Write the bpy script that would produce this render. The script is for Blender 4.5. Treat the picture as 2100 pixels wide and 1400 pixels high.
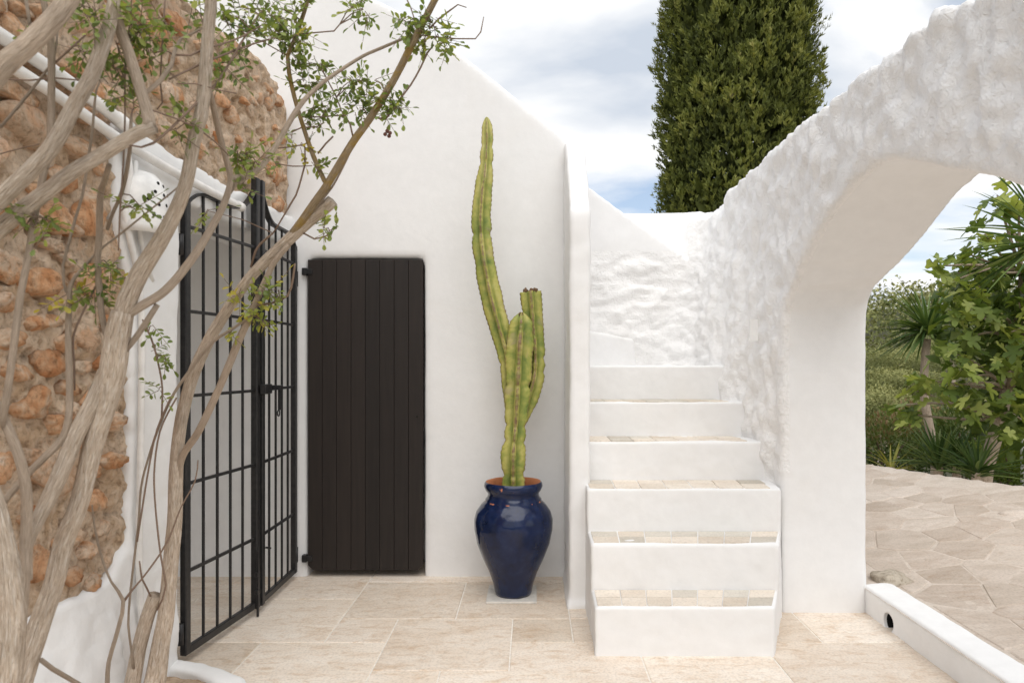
import bpy, bmesh, math, random
import numpy as np
from mathutils import Vector, Matrix, noise
R = math.radians
random.seed(7)
for o in list(bpy.data.objects): bpy.data.objects.remove(o)
scene = bpy.context.scene
col = scene.collection

# ------------------------------------------------------------------ camera
cd = bpy.data.cameras.new('camera'); cam = bpy.data.objects.new('camera', cd); col.objects.link(cam)
cam.location = (0, 0, 1.3); cam.rotation_euler = (R(90), 0, 0)
cd.sensor_width = 36; cd.lens = 24; cd.shift_x = -40/2100; cd.shift_y = 42/2100
cd.clip_start = 0.05; cd.clip_end = 5000
cd.dof.use_dof = True; cd.dof.focus_distance = 3.9; cd.dof.aperture_fstop = 4.5
scene.camera = cam

# ------------------------------------------------------------------ light
SUN_EL, SUN_AZ = R(58), R(175)           # azimuth clockwise from +Y: behind the camera, to the right
w = bpy.data.worlds.new('World'); scene.world = w; w.use_nodes = True
nt = w.node_tree; nt.nodes.clear()
def wn(t, **k):
    n = nt.nodes.new(t)
    for a, b in k.items(): setattr(n, a, b)
    return n
L = nt.links.new
sky = wn('ShaderNodeTexSky', sky_type='NISHITA', sun_disc=False, sun_elevation=SUN_EL, sun_rotation=SUN_AZ, air_density=1.0, dust_density=1.2, ozone_density=1.0)
tc = wn('ShaderNodeTexCoord'); sep = wn('ShaderNodeSeparateXYZ'); L(tc.outputs['Generated'], sep.inputs[0])
zz = wn('ShaderNodeMath', operation='MAXIMUM'); L(sep.outputs[2], zz.inputs[0]); zz.inputs[1].default_value = 0.0
za = wn('ShaderNodeMath', operation='ADD'); L(zz.outputs[0], za.inputs[0]); za.inputs[1].default_value = 0.22
dx = wn('ShaderNodeMath', operation='DIVIDE'); L(sep.outputs[0], dx.inputs[0]); L(za.outputs[0], dx.inputs[1])
dy = wn('ShaderNodeMath', operation='DIVIDE'); L(sep.outputs[1], dy.inputs[0]); L(za.outputs[0], dy.inputs[1])
cb = wn('ShaderNodeCombineXYZ'); L(dx.outputs[0], cb.inputs[0]); L(dy.outputs[0], cb.inputs[1]); cb.inputs[2].default_value = 0.5
mpw = wn('ShaderNodeMapping'); L(cb.outputs[0], mpw.inputs[0]); mpw.inputs['Rotation'].default_value = (0, 0, R(62)); mpw.inputs['Scale'].default_value = (0.75, 1.05, 1)
n1 = wn('ShaderNodeTexNoise'); L(mpw.outputs[0], n1.inputs['Vector']); n1.inputs['Scale'].default_value = 1.05; n1.inputs['Detail'].default_value = 9; n1.inputs['Roughness'].default_value = 0.55; n1.inputs['Distortion'].default_value = 0.6
cov = wn('ShaderNodeValToRGB'); L(n1.outputs['Fac'], cov.inputs[0])
cov.color_ramp.elements[0].position = 0.34; cov.color_ramp.elements[0].color = (0.18, 0.18, 0.18, 1)
cov.color_ramp.elements[1].position = 0.50; cov.color_ramp.elements[1].color = (1, 1, 1, 1)
n2 = wn('ShaderNodeTexNoise'); L(mpw.outputs[0], n2.inputs['Vector']); n2.inputs['Scale'].default_value = 1.5; n2.inputs['Detail'].default_value = 7; n2.inputs['Roughness'].default_value = 0.5; n2.inputs['Distortion'].default_value = 0.4
shade = wn('ShaderNodeValToRGB'); L(n2.outputs['Fac'], shade.inputs[0])
e = shade.color_ramp.elements
e[0].position = 0.34; e[0].color = (0.58, 0.64, 0.73, 1)
e[1].position = 0.50; e[1].color = (1.0, 1.0, 1.0, 1)
bg1 = wn('ShaderNodeBackground'); L(sky.outputs[0], bg1.inputs[0]); bg1.inputs[1].default_value = 0.105
bg2 = wn('ShaderNodeBackground'); L(shade.outputs[0], bg2.inputs[0]); bg2.inputs[1].default_value = 0.71
mx = wn('ShaderNodeMixShader'); L(cov.outputs[0], mx.inputs[0]); L(bg1.outputs[0], mx.inputs[1]); L(bg2.outputs[0], mx.inputs[2])
wo = wn('ShaderNodeOutputWorld'); L(mx.outputs[0], wo.inputs[0])

sd = bpy.data.lights.new('sun', 'SUN'); sun = bpy.data.objects.new('sun', sd); col.objects.link(sun)
sd.energy = 1.3; sd.angle = R(60); sd.color = (1.0, 0.98, 0.95)
sdir = Vector((math.sin(SUN_AZ)*math.cos(SUN_EL), math.cos(SUN_AZ)*math.cos(SUN_EL), math.sin(SUN_EL)))
sun.rotation_euler = sdir.to_track_quat('Z', 'Y').to_euler(); sun.location = (3, -4, 8)
vs = scene.view_settings
vs.view_transform = 'Standard'; vs.look = 'None'; vs.exposure = 0.63; vs.gamma = 1.0; vs.use_curve_mapping = False

# ------------------------------------------------------------------ helpers
def P(px, py, Y):
    return Vector(((px-1090)/1400*Y, Y, 1.3-(py-742)/1400*Y))
def link(name, me, mat=None, parent=None):
    o = bpy.data.objects.new(name, me); col.objects.link(o)
    if mat is not None and me is not None:
        me.materials.clear()
        for m in (mat if isinstance(mat, (list, tuple)) else [mat]): me.materials.append(m)
    if parent is not None: setparent(o, parent)
    return o
def wloc(o):
    v = Vector((0, 0, 0))
    while o is not None:
        if o.parent is None: return v + o.location
        return Vector((0, 0, 0)) if not o.parent else wloc_chain(o)
def wloc_chain(o):
    return (wmat(o)).to_translation()
def wmat(o):
    m = Matrix.LocRotScale(o.location, o.rotation_euler, o.scale)
    return wmat(o.parent) @ o.matrix_parent_inverse @ m if o.parent else m
def setparent(o, parent):
    o.parent = parent; o.matrix_parent_inverse = wmat(parent).inverted()
def tag(o, label=None, cat=None, group=None, kind=None):
    if label: o['label'] = label
    if cat: o['category'] = cat
    if group: o['group'] = group
    if kind: o['kind'] = kind
    return o
def empty(name, loc):
    o = bpy.data.objects.new(name, None); col.objects.link(o); o.location = loc; o.empty_display_size = 0.1; return o
def pyd(name, v, f, smooth=False):
    me = bpy.data.meshes.new(name); me.from_pydata([tuple(a) for a in v], [], f); me.update()
    if smooth: me.polygons.foreach_set('use_smooth', [True]*len(me.polygons))
    return me
def prism_bm(bm, poly, a, b, axis, poly2=None):
    """closed prism: poly of 2-D points, extruded a..b along axis ('X': poly=(y,z); 'Y': poly=(x,z); 'Z': poly=(x,y))"""
    def mk(p, t):
        return {'X': (t, p[0], p[1]), 'Y': (p[0], t, p[1]), 'Z': (p[0], p[1], t)}[axis]
    v0 = [bm.verts.new(mk(p, a)) for p in poly]; v1 = [bm.verts.new(mk(p, b)) for p in (poly2 or poly)]
    n = len(poly)
    fs = [bm.faces.new(v0), bm.faces.new(v1[::-1])]
    for i in range(n): fs.append(bm.faces.new([v0[i], v1[i], v1[(i+1) % n], v0[(i+1) % n]]))
    bmesh.ops.recalc_face_normals(bm, faces=fs)
def box_bm(bm, x0, x1, y0, y1, z0, z1):
    prism_bm(bm, [(x0, y0), (x1, y0), (x1, y1), (x0, y1)], z0, z1, 'Z')
def bm_mesh(bm, name, smooth=False):
    me = bpy.data.meshes.new(name); bm.to_mesh(me); bm.free()
    if smooth: me.polygons.foreach_set('use_smooth', [True]*len(me.polygons))
    return me
def evaluated(bm, mods, name, keep_smooth=True):
    me = bpy.data.meshes.new('tmp'); bmesh.ops.triangulate(bm, faces=[f for f in bm.faces if len(f.verts) > 4]); bm.to_mesh(me); bm.free()
    o = bpy.data.objects.new('tmp', me); col.objects.link(o)
    for t, kw in mods:
        m = o.modifiers.new(t, t)
        for k, v in kw.items(): setattr(m, k, v)
    dg = bpy.context.evaluated_depsgraph_get()
    out = bpy.data.meshes.new_from_object(o.evaluated_get(dg)); out.name = name
    bpy.data.objects.remove(o); bpy.data.meshes.remove(me)
    out.polygons.foreach_set('use_smooth', [keep_smooth]*len(out.polygons))
    return out
def plaster(bm, name, voxel=0.02, smooth=4, disp=None):
    me = evaluated(bm, [('REMESH', dict(mode='VOXEL', voxel_size=voxel, use_smooth_shade=True)), ('SMOOTH', dict(factor=0.5, iterations=smooth))], name)
    if disp:
        vn = [(v.co.copy(), v.normal.copy()) for v in me.vertices]
        out = np.empty(len(vn)*3)
        for i, (c, n) in enumerate(vn):
            d = disp(c, n); out[3*i:3*i+3] = c + n*d
        me.vertices.foreach_set('co', out); me.update()
    return me
def fbm(c, s, o=3, seed=0.0):
    v = 0; a = 1; f = s
    for _ in range(o):
        v += a*noise.noise(Vector((c[0]*f+seed, c[1]*f+seed*1.7, c[2]*f-seed))); a *= .5; f *= 2.1
    return v
def catmull(pts, rad, step):
    """smooth polyline; pts Vectors, rad radii"""
    P_, R_ = [], []
    n = len(pts)
    for i in range(n-1):
        p0 = pts[max(i-1, 0)]; p1 = pts[i]; p2 = pts[i+1]; p3 = pts[min(i+2, n-1)]
        k = max(1, int((p2-p1).length/step))
        for j in range(k):
            t = j/k
            q = 0.5*((2*p1)+(p2-p0)*t+(2*p0-5*p1+4*p2-p3)*t*t+(3*p1-p0-3*p2+p3)*t**3)
            P_.append(q); R_.append(rad[i]*(1-t)+rad[i+1]*t)
    P_.append(pts[-1].copy()); R_.append(rad[-1])
    return P_, R_
def tube_data(pts, rad, sides=8, rough=0.0, seed=0.0, cap=True):
    v, f, uv = [], [], []
    n = len(pts); ref = Vector((0.3, 0.2, 1)).normalized(); s = 0
    prev = None
    for i, p in enumerate(pts):
        d = (pts[min(i+1, n-1)]-pts[max(i-1, 0)]).normalized()
        if prev is None:
            a = d.cross(Vector((0.9, 0.1, 0.3)));
            if a.length < 1e-4: a = d.cross(Vector((0, 1, 0)))
            a.normalize()
        else:
            a = (prev - d*prev.dot(d)).normalized()
        prev = a; b = d.cross(a)
        if i: s += (p-pts[i-1]).length
        for k in range(sides):
            th = 2*math.pi*k/sides
            r = rad[i]
            if rough:
                r *= 1+rough*(1.3*noise.noise(Vector((math.cos(th)*2.2+seed, math.sin(th)*2.2, s*2.2)))+0.8*noise.noise(Vector((math.cos(th)*5+seed, math.sin(th)*5, s*7)))+.9*noise.noise(Vector((math.cos(th)*3.6+seed+s, math.sin(th)*3.6-s, s*1.6+9))))
            v.append(p+(a*math.cos(th)+b*math.sin(th))*r); uv.append((k/sides, s))
    for i in range(n-1):
        for k in range(sides):
            f.append((i*sides+k, i*sides+(k+1) % sides, (i+1)*sides+(k+1) % sides, (i+1)*sides+k))
    if cap:
        f.append(tuple(range(sides))[::-1]); f.append(tuple((n-1)*sides+k for k in range(sides)))
    return v, f, uv
def tube(name, pts, rad, mat, parent=None, sides=8, rough=0.0, seed=0.0, step=0.03, smooth_path=True):
    if smooth_path: pts, rad = catmull(pts, rad, step)
    v, f, uv = tube_data(pts, rad, sides, rough, seed)
    me = pyd(name, v, f, True)
    ul = me.uv_layers.new(name='UVMap')
    for p in me.polygons:
        mxu = max(uv[i][0] for i in p.vertices); mnu = min(uv[i][0] for i in p.vertices)
        for li in p.loop_indices:
            vi = me.loops[li].vertex_index; u = uv[vi][0]
            if mxu-mnu > .6 and u < .3 and len(p.vertices) == 4: u += 1
            ul.data[li].uv = (u, uv[vi][1])
    return link(name, me, mat, parent)

# ------------------------------------------------------------------ materials
def mat(name):
    m = bpy.data.materials.new(name); m.use_nodes = True
    t = m.node_tree; b = t.nodes['Principled BSDF']
    return m, t, b
def N(t, typ, **k):
    n = t.nodes.new(typ)
    for a, b in k.items(): setattr(n, a, b)
    return n
def noise_n(t, vec, scale, detail=5, rough=0.55, dist=0.0):
    n = N(t, 'ShaderNodeTexNoise'); n.inputs['Scale'].default_value = scale; n.inputs['Detail'].default_value = detail
    n.inputs['Roughness'].default_value = rough; n.inputs['Distortion'].default_value = dist
    if vec is not None: t.links.new(vec, n.inputs['Vector'])
    return n
def ramp(t, fac, stops):
    r = N(t, 'ShaderNodeValToRGB'); t.links.new(fac, r.inputs[0])
    while len(r.color_ramp.elements) < len(stops): r.color_ramp.elements.new(0.5)
    for e_, (p, c) in zip(r.color_ramp.elements, stops): e_.position = p; e_.color = (*c, 1) if len(c) == 3 else c
    return r
def bump(t, h, strength, dist, b, prev=None):
    n = N(t, 'ShaderNodeBump'); n.inputs['Strength'].default_value = strength; n.inputs['Distance'].default_value = dist
    t.links.new(h, n.inputs['Height'])
    if prev: t.links.new(prev.outputs[0], n.inputs['Normal'])
    t.links.new(n.outputs[0], b.inputs['Normal']); return n
def mixc(t, fac, a, b, mode='MIX'):
    n = N(t, 'ShaderNodeMix', data_type='RGBA', blend_type=mode)
    for s, x in ((0, fac), (6, a), (7, b)):
        if hasattr(x, 'links'): t.links.new(x, n.inputs[s])
        else: n.inputs[s].default_value = x if s == 0 else (*x, 1)
    return n.outputs[2]
def world_pos(t): return N(t, 'ShaderNodeNewGeometry').outputs['Position']
def obj_pos(t): return N(t, 'ShaderNodeTexCoord').outputs['Object']
def obj_rand(t): return N(t, 'ShaderNodeObjectInfo').outputs['Random']
def offset_by_random(t, vec):
    r = obj_rand(t); m = N(t, 'ShaderNodeMath', operation='MULTIPLY'); t.links.new(r, m.inputs[0]); m.inputs[1].default_value = 37.0
    v = N(t, 'ShaderNodeVectorMath', operation='ADD'); t.links.new(vec, v.inputs[0])
    c = N(t, 'ShaderNodeCombineXYZ'); [t.links.new(m.outputs[0], c.inputs[i]) for i in range(3)]
    t.links.new(c.outputs[0], v.inputs[1]); return v.outputs[0]

def make_plaster(name, base, bumps, stain=(0.70, 0.62, 0.52), stain_amt=0.25):
    m, t, b = mat(name); p = world_pos(t)
    n = noise_n(t, p, 1.7, 6, .6, .4); st = ramp(t, n.outputs['Fac'], [(0.52, (0, 0, 0)), (0.78, (stain_amt,)*3)])
    n2 = noise_n(t, p, 14, 5, .65); c0 = ramp(t, n2.outputs['Fac'], [(0.3, tuple(x*.955 for x in base)), (0.7, base)])
    t.links.new(mixc(t, st.outputs[0], c0.outputs[0], stain), b.inputs['Base Color'])
    b.inputs['Roughness'].default_value = 0.88; b.inputs['Specular IOR Level'].default_value = 0.25
    prev = None
    for sc, s, d, dist in bumps:
        h = noise_n(t, p, sc, 6, .6, dist); prev = bump(t, h.outputs['Fac'], s, d, b, prev)
    return m
M_smooth = make_plaster('plaster_smooth', (0.84, 0.835, 0.83), [(3, .3, .012, .3), (28, .22, .003, .3), (160, .25, .0012, 0)], stain_amt=.12)
M_rough = make_plaster('plaster_rough', (0.90, 0.89, 0.88), [(9, .4, .02, .6), (30, .75, .015, .9), (90, .7, .005, .3)], stain_amt=.12)
M_white = make_plaster('plaster_white', (0.85, 0.845, 0.835), [(6, .5, .012, .4), (40, .35, .004, .3), (150, .25, .0015, 0)], stain=(0.62, 0.60, 0.58), stain_amt=.25)

# travertine
def make_travertine(name, lo, hi, vein, grainy=1.0):
    m, t, b = mat(name); p = offset_by_random(t, world_pos(t))
    mp = N(t, 'ShaderNodeMapping'); t.links.new(p, mp.inputs[0]); mp.inputs['Scale'].default_value = (1.0, 2.2, 1)
    n = noise_n(t, mp.outputs[0], 3.2, 7, .62, .8); c = ramp(t, n.outputs['Fac'], [(0.30, lo), (0.62, hi)])
    n2 = noise_n(t, mp.outputs[0], 7.5, 8, .68, 1.6); v = ramp(t, n2.outputs['Fac'], [(0.50, (0, 0, 0)), (0.70, (.55*grainy,)*3)])
    c2 = mixc(t, v.outputs[0], c.outputs[0], vein)
    n3 = noise_n(t, p, 90, 4, .6); sp = ramp(t, n3.outputs['Fac'], [(0.30, (.80, .80, .80)), (0.55, (1, 1, 1))])
    c3 = mixc(t, 1.0, c2, sp.outputs[0], 'MULTIPLY')
    rr = ramp(t, obj_rand(t), [(0, (.84, .81, .77)), (0.5, (1.0, .985, .97)), (1, (1.05, 1.05, 1.04))])
    t.links.new(mixc(t, 1.0, c3, rr.outputs[0], 'MULTIPLY'), b.inputs['Base Color'])
    b.inputs['Roughness'].default_value = 0.62; b.inputs['Specular IOR Level'].default_value = 0.3
    bump(t, n3.outputs['Fac'], .25, .003, b); return m
M_trav = make_travertine('travertine', (0.74, 0.63, 0.52), (0.84, 0.76, 0.67), (0.60, 0.43, 0.285), 1.35)
M_tread = make_travertine('tread_travertine', (0.72, 0.63, 0.53), (0.80, 0.73, 0.64), (0.64, 0.55, 0.45), .7)
M_tread2 = make_travertine('tread_travertine_grey', (0.60, 0.56, 0.49), (0.68, 0.64, 0.57), (0.56, 0.50, 0.43), .7)
def plain(name, c, rough=.8, metal=0, bumpv=None, spec=.4):
    m, t, b = mat(name); b.inputs['Base Color'].default_value = (*c, 1); b.inputs['Roughness'].default_value = rough
    b.inputs['Metallic'].default_value = metal; b.inputs['Specular IOR Level'].default_value = spec
    if bumpv:
        n = noise_n(t, obj_pos(t), bumpv[0], 5); bump(t, n.outputs['Fac'], bumpv[1], bumpv[2], b)
        cc = ramp(t, n.outputs['Fac'], [(.3, tuple(x*.85 for x in c)), (.7, tuple(min(1, x*1.1) for x in c))]); t.links.new(cc.outputs[0], b.inputs['Base Color'])
    return m
M_grout = plain('grout', (0.80, 0.75, 0.68), .9, bumpv=(60, .3, .002))
M_pvc = plain('white_pvc', (0.80, 0.78, 0.75), .5, bumpv=(12, .1, .002))
M_black = plain('black', (0.008, 0.007, 0.006), .9)
M_soil = plain('soil', (0.16, 0.11, 0.07), .95, bumpv=(60, .8, .01))
# iron
M_iron, t, b = mat('black_iron'); n = noise_n(t, obj_pos(t), 45, 5); c = ramp(t, n.outputs['Fac'], [(.35, (.010, .010, .011)), (.75, (.028, .026, .026))])
t.links.new(c.outputs[0], b.inputs['Base Color']); b.inputs['Roughness'].default_value = .42; b.inputs['Specular IOR Level'].default_value = .45; bump(t, n.outputs['Fac'], .25, .002, b)
# door paint
M_door, t, b = mat('dark_brown_paint'); p = offset_by_random(t, world_pos(t))
mp = N(t, 'ShaderNodeMapping'); t.links.new(p, mp.inputs[0]); mp.inputs['Scale'].default_value = (60, 60, 3)
n = noise_n(t, mp.outputs[0], 1, 6, .6); c = ramp(t, n.outputs['Fac'], [(.3, (.019, .0150, .0135)), (.7, (.026, .0205, .018))])
rr = ramp(t, obj_rand(t), [(0, (.85, .85, .85)), (1, (1.2, 1.15, 1.1))])
t.links.new(mixc(t, 1.0, c.outputs[0], rr.outputs[0], 'MULTIPLY'), b.inputs['Base Color']); b.inputs['Roughness'].default_value = .55; b.inputs['Specular IOR Level'].default_value = .3; bump(t, n.outputs['Fac'], .25, .0012, b)
# stones of the wall
def make_stone(name, stops, bs=1.0):
    m, t, b = mat(name); p = offset_by_random(t, world_pos(t))
    n = noise_n(t, p, 9, 8, .65, .6); c = ramp(t, n.outputs['Fac'], stops)
    n2 = noise_n(t, p, 38, 6, .7, .3); sp = ramp(t, n2.outputs['Fac'], [(.30, (.52, .47, .42)), (.50, (1, 1, 1)), (.75, (1.12, 1.12, 1.12))])
    rr = ramp(t, obj_rand(t), [(0, (.86, .80, .76)), (.5, (1, 1, 1)), (1, (1.12, 1.14, 1.18))])
    c2 = mixc(t, 1.0, c.outputs[0], sp.outputs[0], 'MULTIPLY')
    t.links.new(mixc(t, 1.0, c2, rr.outputs[0], 'MULTIPLY'), b.inputs['Base Color']); b.inputs['Roughness'].default_value = .92; b.inputs['Specular IOR Level'].default_value = .2
    p1 = bump(t, n.outputs['Fac'], .8*bs, .03, b); bump(t, n2.outputs['Fac'], .9*bs, .012, b, p1); return m
M_stone = make_stone('ochre_stone', [(.26, (.50, .21, .085)), (.40, (.62, .31, .15)), (.50, (.68, .42, .25)), (.60, (.70, .54, .40)), (.75, (.64, .36, .19))], 1.3)
M_stone2 = make_stone('pale_stone', [(.3, (.58, .40, .26)), (.45, (.70, .55, .41)), (.58, (.72, .46, .29)), (.7, (.76, .64, .51))], 1.3)
M_mortar = make_stone('lime_mortar', [(.25, (.40, .26, .155)), (.42, (.60, .43, .285)), (.55, (.70, .55, .41)), (.66, (.68, .46, .30)), (.78, (.72, .60, .47))], 1.3)
M_rock = make_stone('garden_rock', [(.3, (.38, .32, .25)), (.6, (.55, .49, .40)), (.8, (.62, .57, .49))])
# bark
def make_bark(name, stops, lichen=None):
    m, t, b = mat(name); uv = N(t, 'ShaderNodeTexCoord').outputs['UV']
    mp = N(t, 'ShaderNodeMapping'); t.links.new(uv, mp.inputs[0]); mp.inputs['Scale'].default_value = (24, 20, 1)
    n = noise_n(t, mp.outputs[0], 1.4, 6, .62, .9); c = ramp(t, n.outputs['Fac'], stops)
    n0 = noise_n(t, world_pos(t), 11, 4, .6); sh = ramp(t, n0.outputs['Fac'], [(.3, (.85, .84, .83)), (.7, (1.08, 1.07, 1.06))])
    cc = mixc(t, 1.0, c.outputs[0], sh.outputs[0], 'MULTIPLY')
    if lichen:
        n3 = noise_n(t, world_pos(t), 16, 6, .7); lm = ramp(t, n3.outputs['Fac'], [(.48, (0, 0, 0)), (.60, (.75, .75, .75))]); cc = mixc(t, lm.outputs[0], cc, lichen)
    t.links.new(cc, b.inputs['Base Color']); b.inputs['Roughness'].default_value = .9; b.inputs['Specular IOR Level'].default_value = .15
    bump(t, n.outputs['Fac'], 1.0, .012, b); return m
BK = [(.26, (.24, .165, .115)), (.37, (.52, .405, .305)), (.52, (.68, .565, .45)), (.70, (.82, .745, .66))]
M_bark = make_bark('grey_brown_bark', BK)
M_bark_s = make_bark('smooth_bark', [(.28, (.42, .315, .23)), (.45, (.60, .475, .365)), (.75, (.72, .61, .50))])
M_bark_l = make_bark('lichen_bark', [(.3, (.27, .19, .11)), (.5, (.46, .35, .22)), (.75, (.58, .47, .33))], (.46, .30, .07))
M_twig = plain('twig', (.22, .155, .115), .85, spec=.2)
M_cut = plain('cut_wood', (.50, .38, .26), .9, bumpv=(90, .5, .004))
# leaves
def make_leaf(name, stops, trans=.35, rough=.5, attr=True):
    m, t, b = mat(name)
    if attr:
        a = N(t, 'ShaderNodeAttribute'); a.attribute_name = 'tint'; fac = a.outputs['Fac']
    else: fac = obj_rand(t)
    c = ramp(t, fac, stops); t.links.new(c.outputs[0], b.inputs['Base Color']); b.inputs['Roughness'].default_value = rough; b.inputs['Specular IOR Level'].default_value = .35
    tr = N(t, 'ShaderNodeBsdfTranslucent'); c2 = mixc(t, 1.0, c.outputs[0], (1.35, 1.35, .6), 'MULTIPLY'); t.links.new(c2, tr.inputs[0])
    ms = N(t, 'ShaderNodeMixShader'); ms.inputs[0].default_value = trans; t.links.new(b.outputs[0], ms.inputs[1]); t.links.new(tr.outputs[0], ms.inputs[2])
    t.links.new(ms.outputs[0], t.nodes['Material Output'].inputs[0]); return m
M_leaf = make_leaf('tree_leaf', [(0, (.09, .14, .045)), (.5, (.21, .27, .08)), (.8, (.36, .39, .10)), (1, (.48, .40, .07))])
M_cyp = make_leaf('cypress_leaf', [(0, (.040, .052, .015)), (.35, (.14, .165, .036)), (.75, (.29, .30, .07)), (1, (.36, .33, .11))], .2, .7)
M_fig = make_leaf('fig_leaf', [(0, (.11, .165, .04)), (.5, (.26, .33, .08)), (1, (.46, .50, .15))], .35, .45, attr=False)
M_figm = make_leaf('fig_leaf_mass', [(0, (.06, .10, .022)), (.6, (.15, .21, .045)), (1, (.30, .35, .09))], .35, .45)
M_yuc = make_leaf('yucca_leaf', [(0, (.05, .095, .03)), (.6, (.11, .18, .05)), (1, (.22, .28, .09))], .2, .4, attr=False)
M_agave = make_leaf('yellow_agave_leaf', [(0, (.30, .30, .06)), (1, (.45, .40, .08))], .2, .4, attr=False)
M_shrub = make_leaf('shrub_leaf', [(0, (.045, .075, .020)), (.5, (.10, .14, .035)), (.8, (.17, .20, .06)), (1, (.26, .17, .09))], .2, .6)
M_grassy = make_leaf('light_shrub_leaf', [(0, (.08, .13, .02)), (1, (.22, .27, .05))], .3, .6)
M_wood = make_leaf('woodland_leaf', [(0, (.09, .105, .04)), (.5, (.21, .225, .08)), (1, (.36, .35, .14))], .1, .8)

# ------------------------------------------------------------------ ground to the horizon
def gz(x, y):
    r = math.hypot(x, y); 
    if r < 9: return -0.45
    if r < 34: return -0.45-3.2*((r-9)/25)
    a = math.atan2(x, y)
    hgt = 15.0+2.5*math.sin(a*5+1)+2*math.sin(a*11+.5)
    tt = min(1, (r-34)/150); tt = tt*tt*(3-2*tt)
    return -3.65+(hgt+3.65)*tt
v, f = [], []
rs = [0.01, 3, 6, 9, 14, 20, 27, 34, 45, 60, 80, 100, 120, 140, 160, 184, 230, 400, 1000, 3000]; na = 96
for r in rs:
    for k in range(na):
        a = 2*math.pi*k/na; x, y = r*math.sin(a), r*math.cos(a); v.append((x, y, gz(x, y)+.5*noise.noise(Vector((x*.05, y*.05, 0)))*(r > 12)))
for i in range(len(rs)-1):
    for k in range(na): f.append((i*na+k, (i+1)*na+k, (i+1)*na+(k+1) % na, i*na+(k+1) % na))
M_ground, t, b = mat('dry_ground_shaded'); n = noise_n(t, world_pos(t), .6, 8, .65); c = ramp(t, n.outputs['Fac'], [(.3, (.030, .035, .014)), (.55, (.06, .058, .026)), (.75, (.11, .085, .05))])  # ground colour darkened to stand for shade between the trees
t.links.new(c.outputs[0], b.inputs['Base Color']); b.inputs['Roughness'].default_value = .95
tag(link('ground', pyd('ground', v, f, True), M_ground), 'dry green-brown ground, darkened for tree shade, rising to a wooded hill', kind='structure')

# ------------------------------------------------------------------ courtyard floor
FX0, FX1, FY0, FY1 = -3.4, 1.80, -3.0, 4.45
bm = bmesh.new(); box_bm(bm, FX0, FX1, FY0, FY1, -.6, -.004)
floor = tag(link('courtyard_floor', bm_mesh(bm, 'courtyard_floor'), M_grout), 'pale grouted bed of the tiled courtyard floor', kind='structure')
G = .29; GX, GY = -.095, 3.46
i0, i1, j0, j1 = -12, 7, -4, 11
occ = {}; tiles = []
def put(i, j, wi, hj):
    for a in range(i, i+wi):
        for c_ in range(j, j+hj): occ[(a, c_)] = 1
    tiles.append((i, j, wi, hj))
for r in [(-3, -2, 2, 2), (-1, -2, 2, 2), (1, -2, 1, 2), (-5, -1, 2, 2), (-3, 0, 1, 1), (-2, 0, 2, 2), (0, 0, 1, 1), (1, 0, 1, 1), (0, 1, 2, 2), (-4, 1, 2, 2), (-2, 2, 1, 1), (-1, 2, 2, 2), (2, 1, 2, 2), (4, 1, 3, 2), (-3, -3, 3, 1), (0, -3, 3, 1), (-5, -3, 2, 2)]: put(*r)
rt = random.Random(3)
for j in range(j0, j1):
    for i in range(i0, i1):
        if (i, j) in occ: continue
        for wi, hj in rt.sample([(2, 2), (2, 2), (3, 2), (2, 1), (1, 2)], 5)+[(1, 1)]:
            if i+wi <= i1 and j+hj <= j1 and all((a, c_) not in occ for a in range(i, i+wi) for c_ in range(j, j+hj)): put(i, j, wi, hj); break
tile_mesh = {}
def tile_me(w_, h_, th, bev=.003):
    k = (round(w_, 4), round(h_, 4), th)
    if k not in tile_mesh:
        x, y = w_/2, h_/2
        v = [(-x, -y, -th), (x, -y, -th), (x, y, -th), (-x, y, -th), (-x, -y, -bev), (x, -y, -bev), (x, y, -bev), (-x, y, -bev), (-x+bev, -y+bev, 0), (x-bev, -y+bev, 0), (x-bev, y-bev, 0), (-x+bev, y-bev, 0)]
        f = [(8, 9, 10, 11)]
        for a in range(4):
            c_ = (a+1) % 4; f += [(a, c_, 4+c_, 4+a), (4+a, 4+c_, 8+c_, 8+a)]
        tile_mesh[k] = pyd('tile', v, f)
    return tile_mesh[k]
for i, j, wi, hj in tiles:
    x0 = max(GX+G*i, FX0); x1 = min(GX+G*(i+wi), FX1); y1 = min(GY-G*j, FY1); y0 = GY-G*(j+hj)
    o = link('floor_tile', tile_me(x1-x0-.007, y1-y0-.007, .012), M_trav)
    o.location = ((x0+x1)/2, (y0+y1)/2, rt.uniform(-.0006, .0006)); setparent(o, floor)

# ------------------------------------------------------------------ house wall with the gable and the door opening
Yb = 4.14
gab = [(.215, 2.50), (.30, 2.59), (.10, 2.75), (-.17, 2.967), (-.444, 3.184), (-.62, 3.32), (-.77, 3.42), (-.917, 3.494), (-1.1, 3.56), (-1.5, 3.62), (-3.4, 3.66)]
dx0, dx1, dz = -1.362, -.648, 1.927
poly = [(.215, -.12)]+gab+[(-3.4, -.12), (dx0, -.12), (dx0, dz), (dx1, dz), (dx1, -.12)]
bm = bmesh.new(); prism_bm(bm, poly, Yb, Yb+.34, 'Y')
me = plaster(bm, 'house_wall', .024, 3, lambda c, n: .005*fbm(c, 1.3, 2, 3)+.0010*fbm(c, 9, 2, 8))
house = tag(link('house_wall', me, M_smooth), 'smooth white house wall with sloping gable behind the cactus', 'wall')
bm = bmesh.new(); box_bm(bm, -3.4, .2, Yb+.36, Yb+.7, -.2, 2.5)
link('unseen_back_block', bm_mesh(bm, 'unseen_back_block'), M_smooth, house)  # unseen block added behind the wall so the door gap stays dark

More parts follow.
